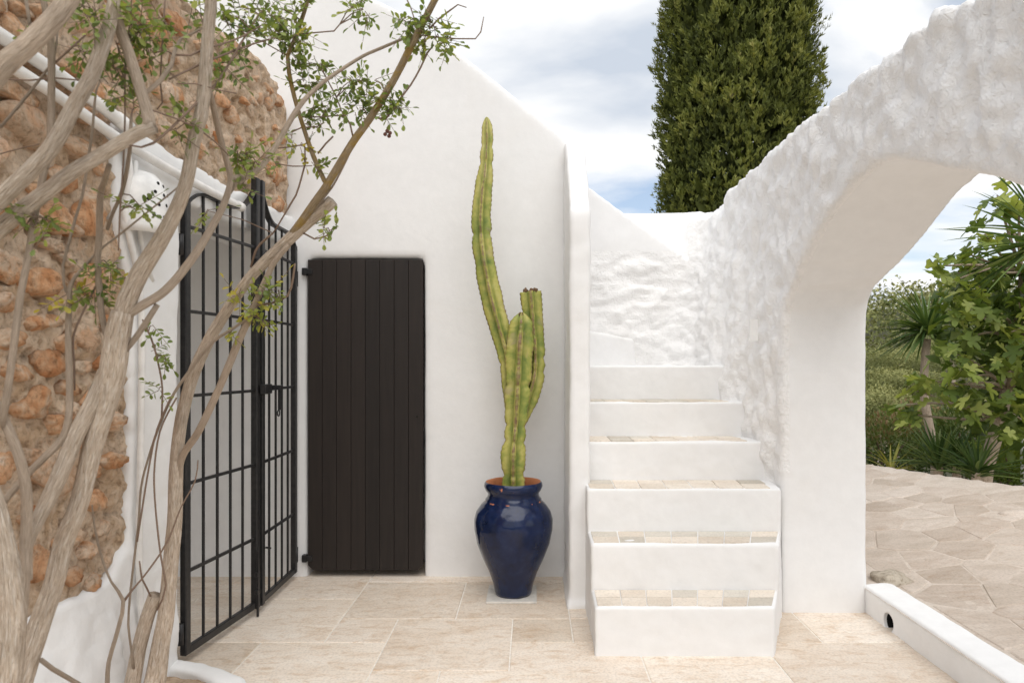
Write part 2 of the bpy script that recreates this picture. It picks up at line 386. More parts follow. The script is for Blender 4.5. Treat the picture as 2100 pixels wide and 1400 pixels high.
# low plaster wall end beside the stairs
bm = bmesh.new(); prism_bm(bm, [(3.618, -.12), (3.618, 2.09), (3.64, 2.13), (3.97, 2.53), (4.06, 2.60), (4.3, 2.68), (5.0, 2.9), (5.0, -.12)], .2, .315, 'X')
prism_bm(bm, [(.188, 3.60), (.325, 3.60), (.325, 4.3), (.188, 4.3)], -.1, .025, 'Z')
me = plaster(bm, 'stair_side_wall', .016, 4, lambda c, n: .006*fbm(c, 3, 2, 5)+.003*fbm(c, 11, 2, 1))
tag(link('stair_side_wall', me, M_smooth), 'narrow white plaster wall end with sloped top left of the steps', 'wall')

# ------------------------------------------------------------------ rough arch wall
per = [(3.545, -.12), (3.545, 1.40), (3.525, 1.55), (3.45, 1.66), (3.31, 1.785), (3.15, 1.885), (2.98, 1.965), (2.78, 2.03), (2.60, 2.055), (2.45, 2.03), (2.25, 1.955), (2.0, 1.845), (1.8, 1.755), (1.55, 1.60), (1.36, 1.35), (1.32, 1.0), (1.32, -.12)]
top = [(.6, -.12), (.6, 2.26), (1.6, 2.33), (1.96, 2.36), (2.2, 2.42), (2.4, 2.425), (2.62, 2.435), (3.0, 2.44), (3.31, 2.45), (3.7, 2.445), (4.1, 2.44), (4.4, 2.43), (4.7, 2.38), (5.0, 2.34), (5.3, 2.34), (5.3, -.12)]
per_out = [(3.545, -.12), (3.545, 1.50), (3.53, 1.605), (3.46, 1.68), (3.31, 1.735), (3.15, 1.79), (2.98, 1.875), (2.78, 1.985), (2.60, 2.04), (2.45, 2.03), (2.25, 1.955), (2.0, 1.845), (1.8, 1.755), (1.55, 1.60), (1.36, 1.35), (1.32, 1.0), (1.32, -.12)]
bm = bmesh.new(); prism_bm(bm, per+top, 1.30, 1.745, 'X', per_out+top)
prism_bm(bm, [(4.80, -.12), (4.80, 2.10), (4.84, 2.18), (5.16, 2.43), (5.3, 2.38), (5.3, -.12)], -.6, 1.6, 'X')
prism_bm(bm, [(-.6, -.1), (-.6, 3.15), (.30, 2.59), (.42, 2.505), (.88, 2.17), (1.05, 2.05), (1.1, 1.9), (.9, -.1)], 4.76, 4.95, 'Y')
foot = [(1.34, 3.58), (1.262, 3.73), (1.238, 3.98), (1.15, 4.22), (1.02, 4.52), (.80, 4.72), (.6, 4.83), (1.4, 4.9)]
head = [(1.36, 3.58), (1.33, 3.73), (1.33, 3.98), (1.33, 4.22), (1.31, 4.52), (1.24, 4.76), (1.10, 4.84), (1.4, 4.9)]
prism_bm(bm, foot, -.1, 1.0, 'Z'); prism_bm(bm, foot, 1.0, 2.32, 'Z', head)
def arch_edge(c):
    best = 9.0
    for (y0, z0_), (y1, z1_) in zip(per[1:-1], per[2:]):
        vy, vz = y1-y0, z1_-z0_; t_ = max(0, min(1, ((c.y-y0)*vy+(c.z-z0_)*vz)/(vy*vy+vz*vz+1e-9))); best = min(best, math.hypot(c.y-y0-vy*t_, c.z-z0_-vz*t_))
    return best
def arch_disp(c, n):
    inner = (c.x > 1.36 and c.y < 3.62 and (n.y < -.3 or n.z < -.2)) or c.x > 1.70
    smoothw = c.y > 4.6 and c.x < 1.15 and c.z > 2.04-.10*fbm(c, 3, 1)
    big = .014*fbm(c, 2.2, 2, 2)
    if inner: return .4*big+.002*fbm(c, 9, 2)
    if c.y < 3.66 and c.z < .72 and c.x < 1.36: return .3*big
    if smoothw: return .5*big+.002*fbm(c, 9, 2)
    k = .028 if c.y < 4.6 or c.x > 1.2 else .024
    if c.y < 3.75: k *= min(1, .12+arch_edge(c)/.11) if c.z > 1.3 else min(1, .12+abs(c.y-3.545)/.11)
    if c.y > 4.6 and c.x < 1.1: k *= min(1, max(.1, (2.13-c.z)/.16))
    # daubs of render, drawn out along the wall
    q = Vector((c.x*7, c.y*7, c.z*5)) if c.x > 1.15 else Vector((c.x*5, c.y*7, c.z*11))
    d1 = noise.noise(q); d2 = noise.noise(q*2.3+Vector((4, 1, 7))); d3 = noise.noise(q*4.9+Vector((9, 3, 1)))
    return big+k*(.9*d1+.75*d2+.4*d3)
me = plaster(bm, 'arch_wall', .0175, 5, arch_disp)
arch = link('arch_wall', me, [M_rough, M_smooth])
for p in me.polygons:
    c, n = p.center, p.normal
    if (c.x > 1.335 and c.y < 3.62 and (n.y < -.35 or n.z < -.25)) or (c.y < 3.64 and c.z < .72) or (c.y > 4.6 and c.x < 1.1 and c.z > 2.08): p.material_index = 1
tag(arch, 'rough whitewashed wall curving behind the stairs and rising into an arch', 'wall')
# small hook
h = P(1567, 690, 3.62)
bm = bmesh.new(); x = h.x-.018; box_bm(bm, x-.012, x+.03, 3.755, 3.772, h.z-.02, h.z+.10); box_bm(bm, x-.024, x-.0122, 3.752, 3.775, h.z-.02, h.z-.005)
tag(link('wall_hook', bm_mesh(bm, 'wall_hook'), M_white), 'small white metal hook on the rough wall above the steps', 'hook')

# ------------------------------------------------------------------ stairs
stair = tag(empty('staircase', (.7, 3.3, 0)), 'white plastered staircase with stone tiled treads climbing beside the arch', 'staircase')
steps = [  # yfront, ztop, x0f, x1f, x0b, x1b, yback
    (3.018, .2157, .280, 1.075, .290, 1.300, 3.545),
    (3.244, .4357, .284, 1.174, .288, 1.304, 3.56),
    (3.477, .652, .284, 1.275, .290, 1.320, 3.79),
    (3.733, .865, .300, 1.300, .300, 1.300, 4.04),
    (3.980, 1.067, .300, 1.290, .300, 1.280, 4.28),
    (4.220, 1.276, .300, 1.215, .300, 1.18, 4.9)]
rs_ = random.Random(11)
for k, (yf, zt, a, b_, c_, d_, yb) in enumerate(steps):
    bm = bmesh.new(); zb = -.1 if k < 3 else zt-.45
    prism_bm(bm, [(a, yf), (b_, yf), (d_, yb), (c_, yb)], zb, zt, 'Z')
    me = plaster(bm, 'step', .010, 2, lambda c, n, k=k: .005*fbm(c, 4, 2, k*3)+.0018*fbm(c, 16, 2, k))
    st = link('step', me, M_smooth, stair)
    if k >= 5: continue
    # tread tiles
    rim = .017; ynext = steps[k+1][0]-.004; y0 = yf+rim; nrow = 2; rowh = (ynext-y0)/nrow
    def xl(y, off): 
        tt = (y-yf)/(yb-yf); return (a+(c_-a)*tt+off, b_+(d_-b_)*tt-off)
    ncol = 7
    for r in range(nrow):
        ya, ybk = y0+r*rowh+.002, y0+(r+1)*rowh-.002
        sh = .0
        for q in range(ncol):
            l0, r0 = xl(ya, .012); l1, r1 = xl(ybk, .012)
            if k >= 2: r0 -= (.04 if k == 2 else .10 if k == 3 else .12); r1 -= (.05 if k == 2 else .12 if k == 3 else .15)
            # the joints run back parallel to the view of the stair's right flank
            ta = max(0, min(1, (q+.02)/ncol)); tb = (q+.975)/ncol
            pa = [(l0+(r0-l0)*ta, ya), (l0+(r0-l0)*tb, ya), (l1+(r1-l1)*tb, ybk), (l1+(r1-l1)*ta, ybk)]
            z1 = zt+.0045; bmt = bmesh.new(); prism_bm(bmt, pa, zt-.012, z1, 'Z')
            link('tread_tile', bm_mesh(bmt, 'tread_tile'), M_tread2 if rs_.random() < .28 else M_tread, st)
# winder riser behind the top step
bm = bmesh.new(); prism_bm(bm, [(.25, 4.385), (.32, 4.38), (.78, 4.82), (.25, 4.95)], 1.0, 1.512, 'Z')
me = plaster(bm, 'step', .0125, 3, lambda c, n: .006*fbm(c, 4, 2, 33)+.002*fbm(c, 16, 2, 3))
for v_ in me.vertices:
    if v_.co.z > 1.25: v_.co.z -= .06*max(0, (v_.co.x-.32)/.46)*(v_.co.z-1.25)/.26
link('step', me, M_smooth, stair)

# ------------------------------------------------------------------ left wall plane (slightly skewed)
def XW(Y): return -1.45-(4.14-Y)*.042
def W(px, py):
    k = (1090-px)/1400; Y = 1.624/(k+.042); return Y, 1.3-(py-742)/1400*Y
def skew(me_or_bm):
    for v_ in me_or_bm.verts: v_.co.x = v_.co.x+XW(v_.co.y)
rng = random.Random(5)
def jag(pts, amp, step=.03):
    out = []
    for (a, b_) in zip(pts[:-1], pts[1:]):
        d = math.dist(a, b_); k = max(1, int(d/step))
        for j in range(k):
            tt = j/k; y = a[0]+(b_[0]-a[0])*tt; z = a[1]+(b_[1]-a[1])*tt
            nx, nz = -(b_[1]-a[1])/d, (b_[0]-a[0])/d
            o_ = amp*(noise.noise(Vector((y*9, z*9, 2)))+.7*noise.noise(Vector((y*27, z*27, 5)))); out.append((y+nx*o_, z+nz*o_))
    out.append(pts[-1]); return out
edge = jag([(.9, .50), (2.0, .50), (2.21, .514), (2.36, .50), (2.46, .53), (2.545, .62), (2.565, .85), (2.575, 1.3), (2.56, 1.62), (2.50, 1.78), (2.47, 2.0), (2.46, 2.12), (2.49, 2.185), (2.68, 2.185), (2.96, 2.17), (3.35, 2.155), (3.7, 2.16), (4.07, 2.18), (4.16, 2.19)], .016)
wp = [(.9, -.12)]+edge+[(4.16, 1.985), (2.93, 1.985), (2.895, 1.94), (2.89, -.12)]
bm = bmesh.new(); prism_bm(bm, wp, -.36, .012, 'X')
# sloping plinth at the foot
prism_bm(bm, [(-.3, -.12), (.16, -.12), (.10, .12), (.03, .40), (0, .52), (-.3, .52)], 1.0, 2.45, 'Y')
skew(bm)
me = plaster(bm, 'gate_wall', .0165, 3, lambda c, n: .008*fbm(c, 2.5, 2, 1)+(.004+.007*(c.z < .6))*fbm(c, 9, 3, 4))
tag(link('gate_wall', me, M_white), 'white plastered pier and lintel framing the iron gate below the stone wall', 'wall')

# ------------------------------------------------------------------ stone wall
sw = tag(empty('stone_wall', (-1.6, 2.5, 0)), 'rustic wall of ochre rubble stones in rough lime mortar', 'wall')
def ztop(Y):
    xs = [0, 3.35, 3.73, 3.95, 4.07, 4.12, 4.15]; ys = [2.9, 2.93, 2.98, 2.94, 2.87, 2.72, 2.45]
    return float(np.interp(Y, xs, ys))+.012*noise.noise(Vector((Y*14, 0, 0)))
ny, nz = 215, 165
v, f = [], []
def mortar_off(Y, z):
    c = Vector((Y, z, .3))
    if Y > 3.0: q = Vector((Y*5+z*4, z*22-Y*10, 1))          # reed-marked render of the rear part
    else: q = Vector((Y*12, z*12, 1))
    d = .014*noise.noise(c*2.5)+.016*noise.noise(q)+.013*noise.noise(q*2.4)+.009*noise.noise(c*46)
    pit = noise.noise(c*19+Vector((8, 8, 8)));  
    if pit > .28: d -= (pit-.28)*.12
    return d-.012
for i in range(ny+1):
    Y = .9+(4.145-.9)*i/ny
    for j in range(nz+1):
        z = .30+(ztop(Y)-.30)*j/nz
        rnd = .05*max(0, (z-(ztop(Y)-.05))/.05)**2+.06*max(0, (Y-4.08)/.065)**2
        v.append((XW(Y)+mortar_off(Y, z)-rnd, Y, z))
for i in range(ny):
    for j in range(nz):
        a = i*(nz+1)+j
        if v[a][1] > 2.68 and v[a][2] < 2.02: continue
        f.append((a, a+nz+1, a+nz+2, a+1))
base = len(v)
for i in range(ny+1):
    a = v[i*(nz+1)+nz]; v.append((a[0]-.4, a[1], a[2]+.01))
for i in range(ny): f.append((i*(nz+1)+nz, (i+1)*(nz+1)+nz, base+i+1, base+i))
link('mortar', pyd('mortar', v, f, True), M_mortar, sw)
bm = bmesh.new(); box_bm(bm, -.40, -.10, .9, 4.13, 2.2, 2.85); skew(bm); link('core', bm_mesh(bm, 'core'), M_mortar, sw)
# stones
svar = []
for s_ in range(12):
    bm = bmesh.new(); bmesh.ops.create_icosphere(bm, subdivisions=3, radius=1)
    rs2 = random.Random(100+s_); planes = [(Vector((rs2.gauss(0, .35), rs2.gauss(0, 1), rs2.gauss(0, 1))).normalized(), rs2.uniform(.62, .95)) for _ in range(9)]+[(Vector((1, rs2.gauss(0, .12), rs2.gauss(0, .12))).normalized(), .55), (Vector((1, rs2.gauss(0, .3), rs2.gauss(0, .3))).normalized(), .66)]
    for v_ in bm.verts:
        c = v_.co.normalized(); rr_ = 1.1
        for n_, d_ in planes:
            q = n_.dot(c)
            if q > .05: rr_ = min(rr_, d_/q)
        rr_ *= 1+.10*noise.noise(c*2.2+Vector((s_*9, 3, 0)))+.09*noise.noise(c*5+Vector((s_*2, 3, 8)))+.05*noise.noise(c*11+Vector((s_, 1, 2)))
        v_.co = c*rr_*1.15
    svar.append(bm_mesh(bm, 'stone', True))
for s_ in svar: s_.materials.append(M_stone)
pale = []
for s_ in svar[:5]: q = s_.copy(); q.materials.clear(); q.materials.append(M_stone2); pale.append(q)
def in_stone(Y, z):
    if z > ztop(Y)-.05: return False
    if Y < 2.44: return z > .62
    return z > 2.27
placed = []
def stone(Y, z, hy, hz, prot, rot, me_):
    o = bpy.data.objects.new('stone', me_); col.objects.link(o)
    o.location = (XW(Y)-.030, Y, z); o.rotation_euler = (rot, 0, R(-2.4)+rng.uniform(-.12, .12)); o.scale = (.045+prot*1.2, hy, hz); setparent(o, sw); placed.append((Y, z, max(hy, hz)))
Yq, zq = W(40, 245); stone(Yq+.05, zq, .115, .050, .035, R(-8), pale[0])
Yq, zq = W(30, 190); stone(Yq, zq, .10, .034, .03, R(3), svar[1])
Yq, zq = W(335, 262); stone(Yq, zq, .10, .05, .022, R(0), pale[1])
for px, py, wpx, hpx in [(100, 580, 60, 38), (20, 690, 40, 30), (35, 760, 40, 34), (100, 740, 45, 40), (70, 830, 55, 45), (115, 870, 30, 22), (15, 955, 35, 40), (195, 440, 40, 60), (120, 440, 35, 45), (90, 660, 55, 28), (245, 860, 30, 26), (240, 940, 45, 18), (200, 1020, 25, 30), (185, 1130, 30, 22), (150, 1180, 22, 20), (190, 1195, 18, 18), (60, 1060, 25, 30), (15, 620, 25, 20), (235, 660, 28, 20), (215, 740, 22, 16), (165, 300, 40, 26), (30, 60, 35, 40), (90, 30, 30, 30), (290, 30, 40, 28), (320, 60, 40, 26), (360, 45, 36, 30), (290, 120, 36, 24), (350, 190, 40, 24), (210, 190, 40, 30), (150, 130, 40, 30), (185, 240, 28, 20), (400, 300, 30, 22), (560, 350, 26, 30), (575, 420, 16, 20), (450, 200, 24, 20), (480, 240, 16, 26), (420, 100, 20, 18)]:
    Yq, zq = W(px, py)
    # pixel extents -> metres along the wall
    hy = (W(px+wpx/2, py)[0]-W(px-wpx/2, py)[0])/2*1.5; hz = hpx/2/1400*Yq*1.5
    sq = .72 if (px > 225 and py > 600) else 1.0
    stone(Yq-(.02 if sq < 1 else 0), zq, max(.035, hy*sq), max(.03, hz), rng.uniform(.010, .026), rng.uniform(-.25, .25), rng.choice(svar))
tries = 0
while tries < 6000 and len(placed) < 280:
    tries += 1; Y = rng.uniform(1.0, 4.05); z = rng.uniform(.6, 2.93); s_ = (rng.uniform(.06, .11) if tries < 1500 else rng.uniform(.03, .06)) if Y < 2.6 else rng.uniform(.022, .05)
    if Y > 2.9 and rng.random() < .93: continue
    if not in_stone(Y, z) or any((Y-a)**2+(z-b_)**2 < (s_+c_)**2*.80 for a, b_, c_ in placed): continue
    stone(Y, z, s_*rng.uniform(.95, 1.25), s_*rng.uniform(.6, .85), rng.uniform(.004, .022), rng.uniform(-.3, .3), rng.choice(svar if rng.random() < .66 else pale))

# ------------------------------------------------------------------ passage behind the gate
bm = bmesh.new(); box_bm(bm, -3.5, -1.86, .9, 4.13, 2.14, 2.40); tag(link('passage_ceiling', bm_mesh(bm, 'passage_ceiling'), M_smooth), 'white ceiling of the passage behind the gate', kind='structure')
bm = bmesh.new(); box_bm(bm, -3.75, -3.42, .9, 4.4, -.5, 2.4); tag(link('passage_end_wall', bm_mesh(bm, 'passage_end_wall'), M_smooth), 'white end wall of the passage behind the gate', 'wall')

# ------------------------------------------------------------------ pipes, conduits, wall lamp
def wallpt(Y, z, off): return Vector((XW(Y)+off, Y, z))
def pipe(name, pts, r, label, cat, parent=None, m=M_pvc, step=.08):
    o = tube(name, pts, [r]*len(pts), m, parent, sides=14, step=step)
    if label: tag(o, label, cat)
    return o
pp = pipe('drain_pipe', [wallpt(1.0, 2.262, .045), wallpt(2.0, 2.215, .045), wallpt(2.45, 2.165, .045), wallpt(2.52, 2.15, .045)], .0215, 'upper fat white plastic pipe running along the stone wall above the lamp', 'pipe')
pipe('coupling', [wallpt(2.43, 2.168, .045), wallpt(2.50, 2.155, .045)], .026, None, None, pp)
pp2 = pipe('drain_pipe', [wallpt(1.0, 2.198, .04), wallpt(2.0, 2.150, .04), wallpt(2.45, 2.10, .04), wallpt(2.8, 2.075, .045), wallpt(3.36, 2.065, .045)], .0185, 'lower white plastic pipe running along the stone wall and over the gate', 'pipe')
pipe('coupling', [wallpt(2.84, 2.074, .045), wallpt(2.89, 2.073, .045)], .0225, None, None, pp2)
pipe('end_cap', [wallpt(3.34, 2.066, .045), wallpt(3.385, 2.065, .045)], .0225, None, None, pp2)
tag(pipe('conduit', [wallpt(2.50, 2.09, .035), wallpt(2.53, 2.0, .03), wallpt(2.50, 1.85, .03), wallpt(2.56, 1.68, .03), wallpt(2.60, 1.5, .03), wallpt(2.595, 1.0, .03), wallpt(2.585, .5, .03), wallpt(2.60, .25, .04)], .012, None, None), 'thin white conduit running down the left edge of the gate pier', 'conduit')
tag(pipe('conduit', [wallpt(2.545, 2.05, .04), wallpt(2.56, 1.9, .03), wallpt(2.60, 1.75, .03), wallpt(2.66, 1.66, .02), wallpt(2.70, 1.62, .01)], .009, None, None), 'short white cable looping down beside the wall lamp', 'cable')
# lamp: half-round ceramic shade, black discs standing for the dark inside its holes
Yl, zl = 2.61, 1.785
lamp = tag(empty('wall_lamp', wallpt(Yl, zl, .012)), 'white ceramic half-round wall lamp dotted with black discs for small dark holes', 'lamp')
prof = [(0, .118), (.03, .122), (.10, .118), (.17, .108), (.215, .092), (.243, .065), (.255, .03), (.258, .004)]
v, f = [], []; nseg = 24
for zz_, r in prof:
    for k in range(nseg+1):
        th = math.pi*k/nseg; v.append(wallpt(Yl-r*math.cos(th)*.88, zl+zz_*.94, .012+r*.85*math.sin(th)))
for i in range(len(prof)-1):
    for k in range(nseg): a = i*(nseg+1)+k; f.append((a, a+1, a+nseg+2, a+nseg+1))
M_ceram = plain('white_ceramic', (.82, .81, .79), .35, bumpv=(20, .15, .003))
me = pyd('shade', v, f, True)
tmp = bpy.data.objects.new('tmp', me); col.objects.link(tmp); md = tmp.modifiers.new('s', 'SOLIDIFY'); md.thickness = .008; md.offset = 0
me2 = bpy.data.meshes.new_from_object(tmp.evaluated_get(bpy.context.evaluated_depsgraph_get())); bpy.data.objects.remove(tmp)
me2.polygons.foreach_set('use_smooth', [True]*len(me2.polygons)); link('shade', me2, M_ceram, lamp)
for th_, zz_ in [(80, .205), (100, .20), (66, .165), (90, .16), (114, .168), (72, .115), (95, .12), (118, .11), (60, .07), (84, .068), (106, .065), (128, .07), (50, .13), (135, .14)]:
    r = float(np.interp(zz_, [p_[0] for p_ in prof], [p_[1] for p_ in prof])); th = R(th_)
    c = wallpt(Yl-r*math.cos(th)*.88, zl+zz_*.94, .012+r*.85*math.sin(th)); n = Vector((math.sin(th), -math.cos(th), .15)).normalized()
    bm = bmesh.new(); bmesh.ops.create_cone(bm, cap_ends=True, segments=10, radius1=.0068, radius2=.0068, depth=.0105)
    bmesh.ops.transform(bm, matrix=Matrix.Translation(c) @ n.to_track_quat('Z', 'Y').to_matrix().to_4x4(), verts=bm.verts)
    link('hole', bm_mesh(bm, 'hole'), M_black, lamp)  # black disc painted in for the shade inside a hole

# ------------------------------------------------------------------ iron gate, two leaves
def iron_leaf(A, B, label, mirror):
    """A hinge end, B meeting end (x,y)"""
    A, B = Vector((*A, 0)), Vector((*B, 0)); u = (B-A).normalized(); wd = (B-A).length; nrm = Vector((u.y, -u.x, 0))
    if nrm.x < 0: nrm = -nrm
    g = tag(empty('gate_leaf', A), label, 'gate', 'leaves of the iron gate')
    def pt(s_, z, o_=0): q = A+u*s_+nrm*o_; return Vector((q.x, q.y, z))
    def bar(name, s0, z0, s1, z1, wide, deep, par=g, o_=0):
        bm = bmesh.new(); d = Vector((s1-s0, z1-z0)); d.normalize(); pr = Vector((-d.y, d.x))*wide/2
        co = []
        for (s_, z) in ((s0, z0), (s1, z1)):
            for (e1, e2) in ((1, -1), (1, 1), (-1, 1), (-1, -1)):
                co.append(bm.verts.new(pt(s_+pr.x*e1, z+pr.y*e1, o_+deep/2*e2)))
        fs = [bm.faces.new(co[:4]), bm.faces.new(co[4:][::-1])]+[bm.faces.new([co[i], co[4+i], co[4+(i+1) % 4], co[(i+1) % 4]]) for i in range(4)]
        bmesh.ops.recalc_face_normals(bm, faces=fs)
        bmesh.ops.bevel(bm, geom=list(bm.edges), offset=min(wide, deep)*.12, segments=1, affect='EDGES')
        return link(name, bm_mesh(bm, name), M_iron, par)
    def topz(s_):
        tt = (s_/wd)
        if tt < .25: return 2.05-.085*((.25-tt)/.25)**2
        if tt < .62: return 2.05
        q = (tt-.62)/.38; return 2.05+.185*q**2.2
    hw = .036
    bar('stile', hw/2, .04, hw/2, topz(hw/2)+.01, hw, .03)
    bar('stile', wd-.02, .035, wd-.02, 2.245, .036, .036)
    for z in (.395, .774, 1.153, 1.52, 1.887): bar('rail', hw+.001, z, wd-.039, z, .014, .014)
    bar('rail', hw+.001, .055, wd-.039, .055, .034, .022)
    nb = 4
    for k in range(nb):
        s_ = hw+(wd-hw-.038)*(k+1)/(nb+1)
        bar('bar', s_, .073, s_, topz(s_)-.002, .0105, .0105, o_=.0015)
    # curved flat top bar
    vv, ff = [], []
    K = 26
    for k in range(K+1):
        s_ = .005+(wd-.04)*k/K; z = topz(s_)
        for (dz_, o_) in ((-.006, -.016), (-.006, .016), (.006, .016), (.006, -.016)): vv.append(pt(s_, z+dz_, o_))
    for k in range(K):
        for q in range(4): ff.append((k*4+q, k*4+(q+1) % 4, k*4+4+(q+1) % 4, k*4+4+q))
    ff += [(0, 1, 2, 3), (K*4, K*4+3, K*4+2, K*4+1)]
    link('top_bar', pyd('top_bar', vv, ff), M_iron, g)
    for z in ((.14, 1.80)):
        bm = bmesh.new(); bmesh.ops.create_cone(bm, cap_ends=True, segments=12, radius1=.013, radius2=.013, depth=.09)
        q = pt(-.014, z); bmesh.ops.translate(bm, vec=q, verts=bm.verts); link('hinge', bm_mesh(bm, 'hinge', True), M_iron, g)
    if not mirror:
        bar('latch', wd-.075, 1.79, wd-.035, 1.79, .03, .03, o_=.02); bar('latch', wd-.08, 1.83, wd-.05, 1.83, .012, .02, o_=.02)
        db = bar('drop_bolt', wd-.052, .005, wd-.052, .34, .011, .011, o_=.030)
        bar('bolt_keeper', wd-.065, .13, wd-.035, .13, .022, .016, db, o_=.028); bar('bolt_keeper', wd-.065, .22, wd-.035, .22, .022, .016, db, o_=.028)
    else:
        bar('lock_box', wd-.05, 1.16, wd+.045, 1.16, .05, .03, o_=.035)
        hd = bar('handle', wd-.085, 1.155, wd-.085, 1.045, .014, .014, o_=.075)
        bar('handle_arm', wd-.10, 1.165, wd-.06, 1.165, .024, .08, hd, o_=.05)
        pts = [pt(wd-.07+.016*math.cos(q*math.pi/6), 1.03+.016*math.sin(q*math.pi/6), .075) for q in range(13)]
        tube('ring', pts, [.0035]*13, M_iron, hd, sides=6, smooth_path=False)
        bar('bolt_handle', wd-.075, .315, wd-.015, .335, .01, .01, o_=.03)
    return g
iron_leaf((-1.494, 2.925), (-1.417, 3.532), 'black iron gate leaf hinged on the white pier behind the tree', False)
iron_leaf((-1.420, 4.100), (-1.412, 3.540), 'black iron gate leaf with the handle, hinged beside the plank door', True)

# ------------------------------------------------------------------ plank door
door = tag(empty('plank_door', (-1.0, 4.13, .03)), 'dark brown vertical plank door in the white house wall', 'door')
px0, px1 = -1.353, -.657; npk = 8; pw = (px1-px0)/npk
for k in range(npk):
    x0, x1 = px0+pw*k+.0007, px0+pw*(k+1)-.0007
    zb, zt = .042, 1.918
    lo = zb+(.03 if k in (0, npk-1) else 0)
    pts = [(x0, zt), (x0, zb+(.03 if k == 0 else 0)), (x0+(.03 if k == 0 else 0), zb), (x1-(.03 if k == npk-1 else 0), zb), (x1, zb+(.03 if k == npk-1 else 0)), (x1, zt)]
    q = [pts[0]]
    for p_ in pts[1:]:
        if math.dist(p_, q[-1]) > 1e-4: q.append(p_)
    bm = bmesh.new(); prism_bm(bm, q, 4.128, 4.160, 'Y')
    ed = [e_ for e_ in bm.edges if all(abs(v_.co.y-4.128) < 1e-5 for v_ in e_.verts)]
    bmesh.ops.bevel(bm, geom=ed, offset=.0018, segments=1, affect='EDGES')
    link('plank', bm_mesh(bm, 'plank'), M_door, door)
bm = bmesh.new(); box_bm(bm, px0+.01, px1-.01, 4.161, 4.185, .06, 1.90); link('backing', bm_mesh(bm, 'backing'), M_door, door)
for z in (1.845, .115):
    bm = bmesh.new(); box_bm(bm, px0-.032, px0-.004, 4.112, 4.145, z-.022, z+.022); box_bm(bm, px0-.0039, px0+.03, 4.115, 4.1275, z-.016, z+.016)
    bmesh.ops.bevel(bm, geom=list(bm.edges), offset=.003, segments=1, affect='EDGES'); link('hinge', bm_mesh(bm, 'hinge'), M_iron, door)
bm = bmesh.new(); bmesh.ops.create_cone(bm, cap_ends=True, segments=12, radius1=.006, radius2=.006, depth=.006); bmesh.ops.transform(bm, matrix=Matrix.Translation((px1-.035, 4.1255, .97)) @ Matrix.Rotation(R(90), 4, 'X'), verts=bm.verts); link('keyhole', bm_mesh(bm, 'keyhole'), M_black, door)

# ------------------------------------------------------------------ pot, pad, cactus
PX, PY = -.101, 3.81
bm = bmesh.new(); box_bm(bm, PX-.145, PX+.130, 3.67, 3.95, .0008, .012); bmesh.ops.bevel(bm, geom=list(bm.edges), offset=.002, segments=1, affect='EDGES')
tag(link('tile_pad', bm_mesh(bm, 'tile_pad'), plain('pad_tile', (.66, .63, .58), .7, bumpv=(30, .2, .002))), 'square pale grey tile under the blue pot', 'tile')
M_pot, t, b = mat('blue_glaze'); op = world_pos(t)
n = noise_n(t, op, 14, 6, .6, .3); c = ramp(t, n.outputs['Fac'], [(.3, (.003, .008, .030)), (.55, (.005, .014, .056)), (.8, (.014, .028, .080))])
sp = N(t, 'ShaderNodeSeparateXYZ'); t.links.new(op, sp.inputs[0])
band = ramp(t, sp.outputs[2], [(.0, (.25,)*3), (.012, (.62,)*3), (.045, (0,)*3), (.490, (.0,)*3), (.520, (.5,)*3), (.530, (1,)*3), (.540, (.5,)*3), (.60, (.74,)*3)])
n4 = noise_n(t, op, 17, 4, .6, .2); mul = N(t, 'ShaderNodeMath', operation='MULTIPLY'); t.links.new(band.outputs[0], mul.inputs[0]); t.links.new(n4.outputs['Fac'], mul.inputs[1])
chip = ramp(t, mul.outputs[0], [(.50, (0, 0, 0)), (.52, (1, 1, 1))])
c2 = mixc(t, chip.outputs[0], c.outputs[0], (.55, .20, .10)); t.links.new(c2, b.inputs['Base Color'])
n5 = noise_n(t, op, 5, 4, .6); rg = ramp(t, n5.outputs['Fac'], [(.3, (.07,)*3), (.7, (.20,)*3)]); t.links.new(rg.outputs[0], b.inputs['Roughness']); b.inputs['Specular IOR Level'].default_value = .38
b.inputs['Coat Weight'].default_value = .12; b.inputs['Coat Roughness'].default_value = .08
bump(t, noise_n(t, op, 11, 4, .5).outputs['Fac'], .35, .012, b)
M_terra = plain('terracotta', (.42, .16, .07), .9, bumpv=(40, .3, .003))
k_ = 3.81/1400; z0 = .0125
pr = [(1224, 0), (1224, 36), (1218, 38.5), (1200, 42), (1178, 50), (1150, 63), (1120, 74.5), (1092, 80), (1072, 80.5), (1056, 76), (1042, 66), (1034, 57), (1031, 57.5), (1026, 53), (1018, 52), (1012, 57), (1004, 60), (998, 59), (995, 56)]
inn = [(997, 52), (1006, 50), (1020, 47), (1032, 49)]
def lathe(name, profile, mt, parent, seg=56, wob=.006):
    v, f = [], []
    for (py, r) in profile:
        z = z0+(1224-py)*k_
        for a in range(seg):
            th = 2*math.pi*a/seg; rr_ = r*k_*(1+wob*noise.noise(Vector((math.cos(th), math.sin(th), z*4)))); v.append((PX+rr_*math.cos(th), PY+rr_*math.sin(th), z+.002*noise.noise(Vector((math.cos(th)*2, math.sin(th)*2, z)))))
    for i in range(len(profile)-1):
        for a in range(seg): f.append((i*seg+a, i*seg+(a+1) % seg, (i+1)*seg+(a+1) % seg, (i+1)*seg+a))
    o = link(name, pyd(name, v, f, True), mt, parent); return o
pot = tag(empty('plant_pot', (PX, PY, z0)), 'glossy cobalt blue glazed urn holding the tall cactus', 'pot')
lathe('glazed_body', pr, M_pot, pot); lathe('terracotta_lining', [(995, 56)]+inn+[(1040, 54)], M_terra, pot)
lathe('soil', [(1024, 50), (1023, 25), (1022, .5)], M_soil, pot)
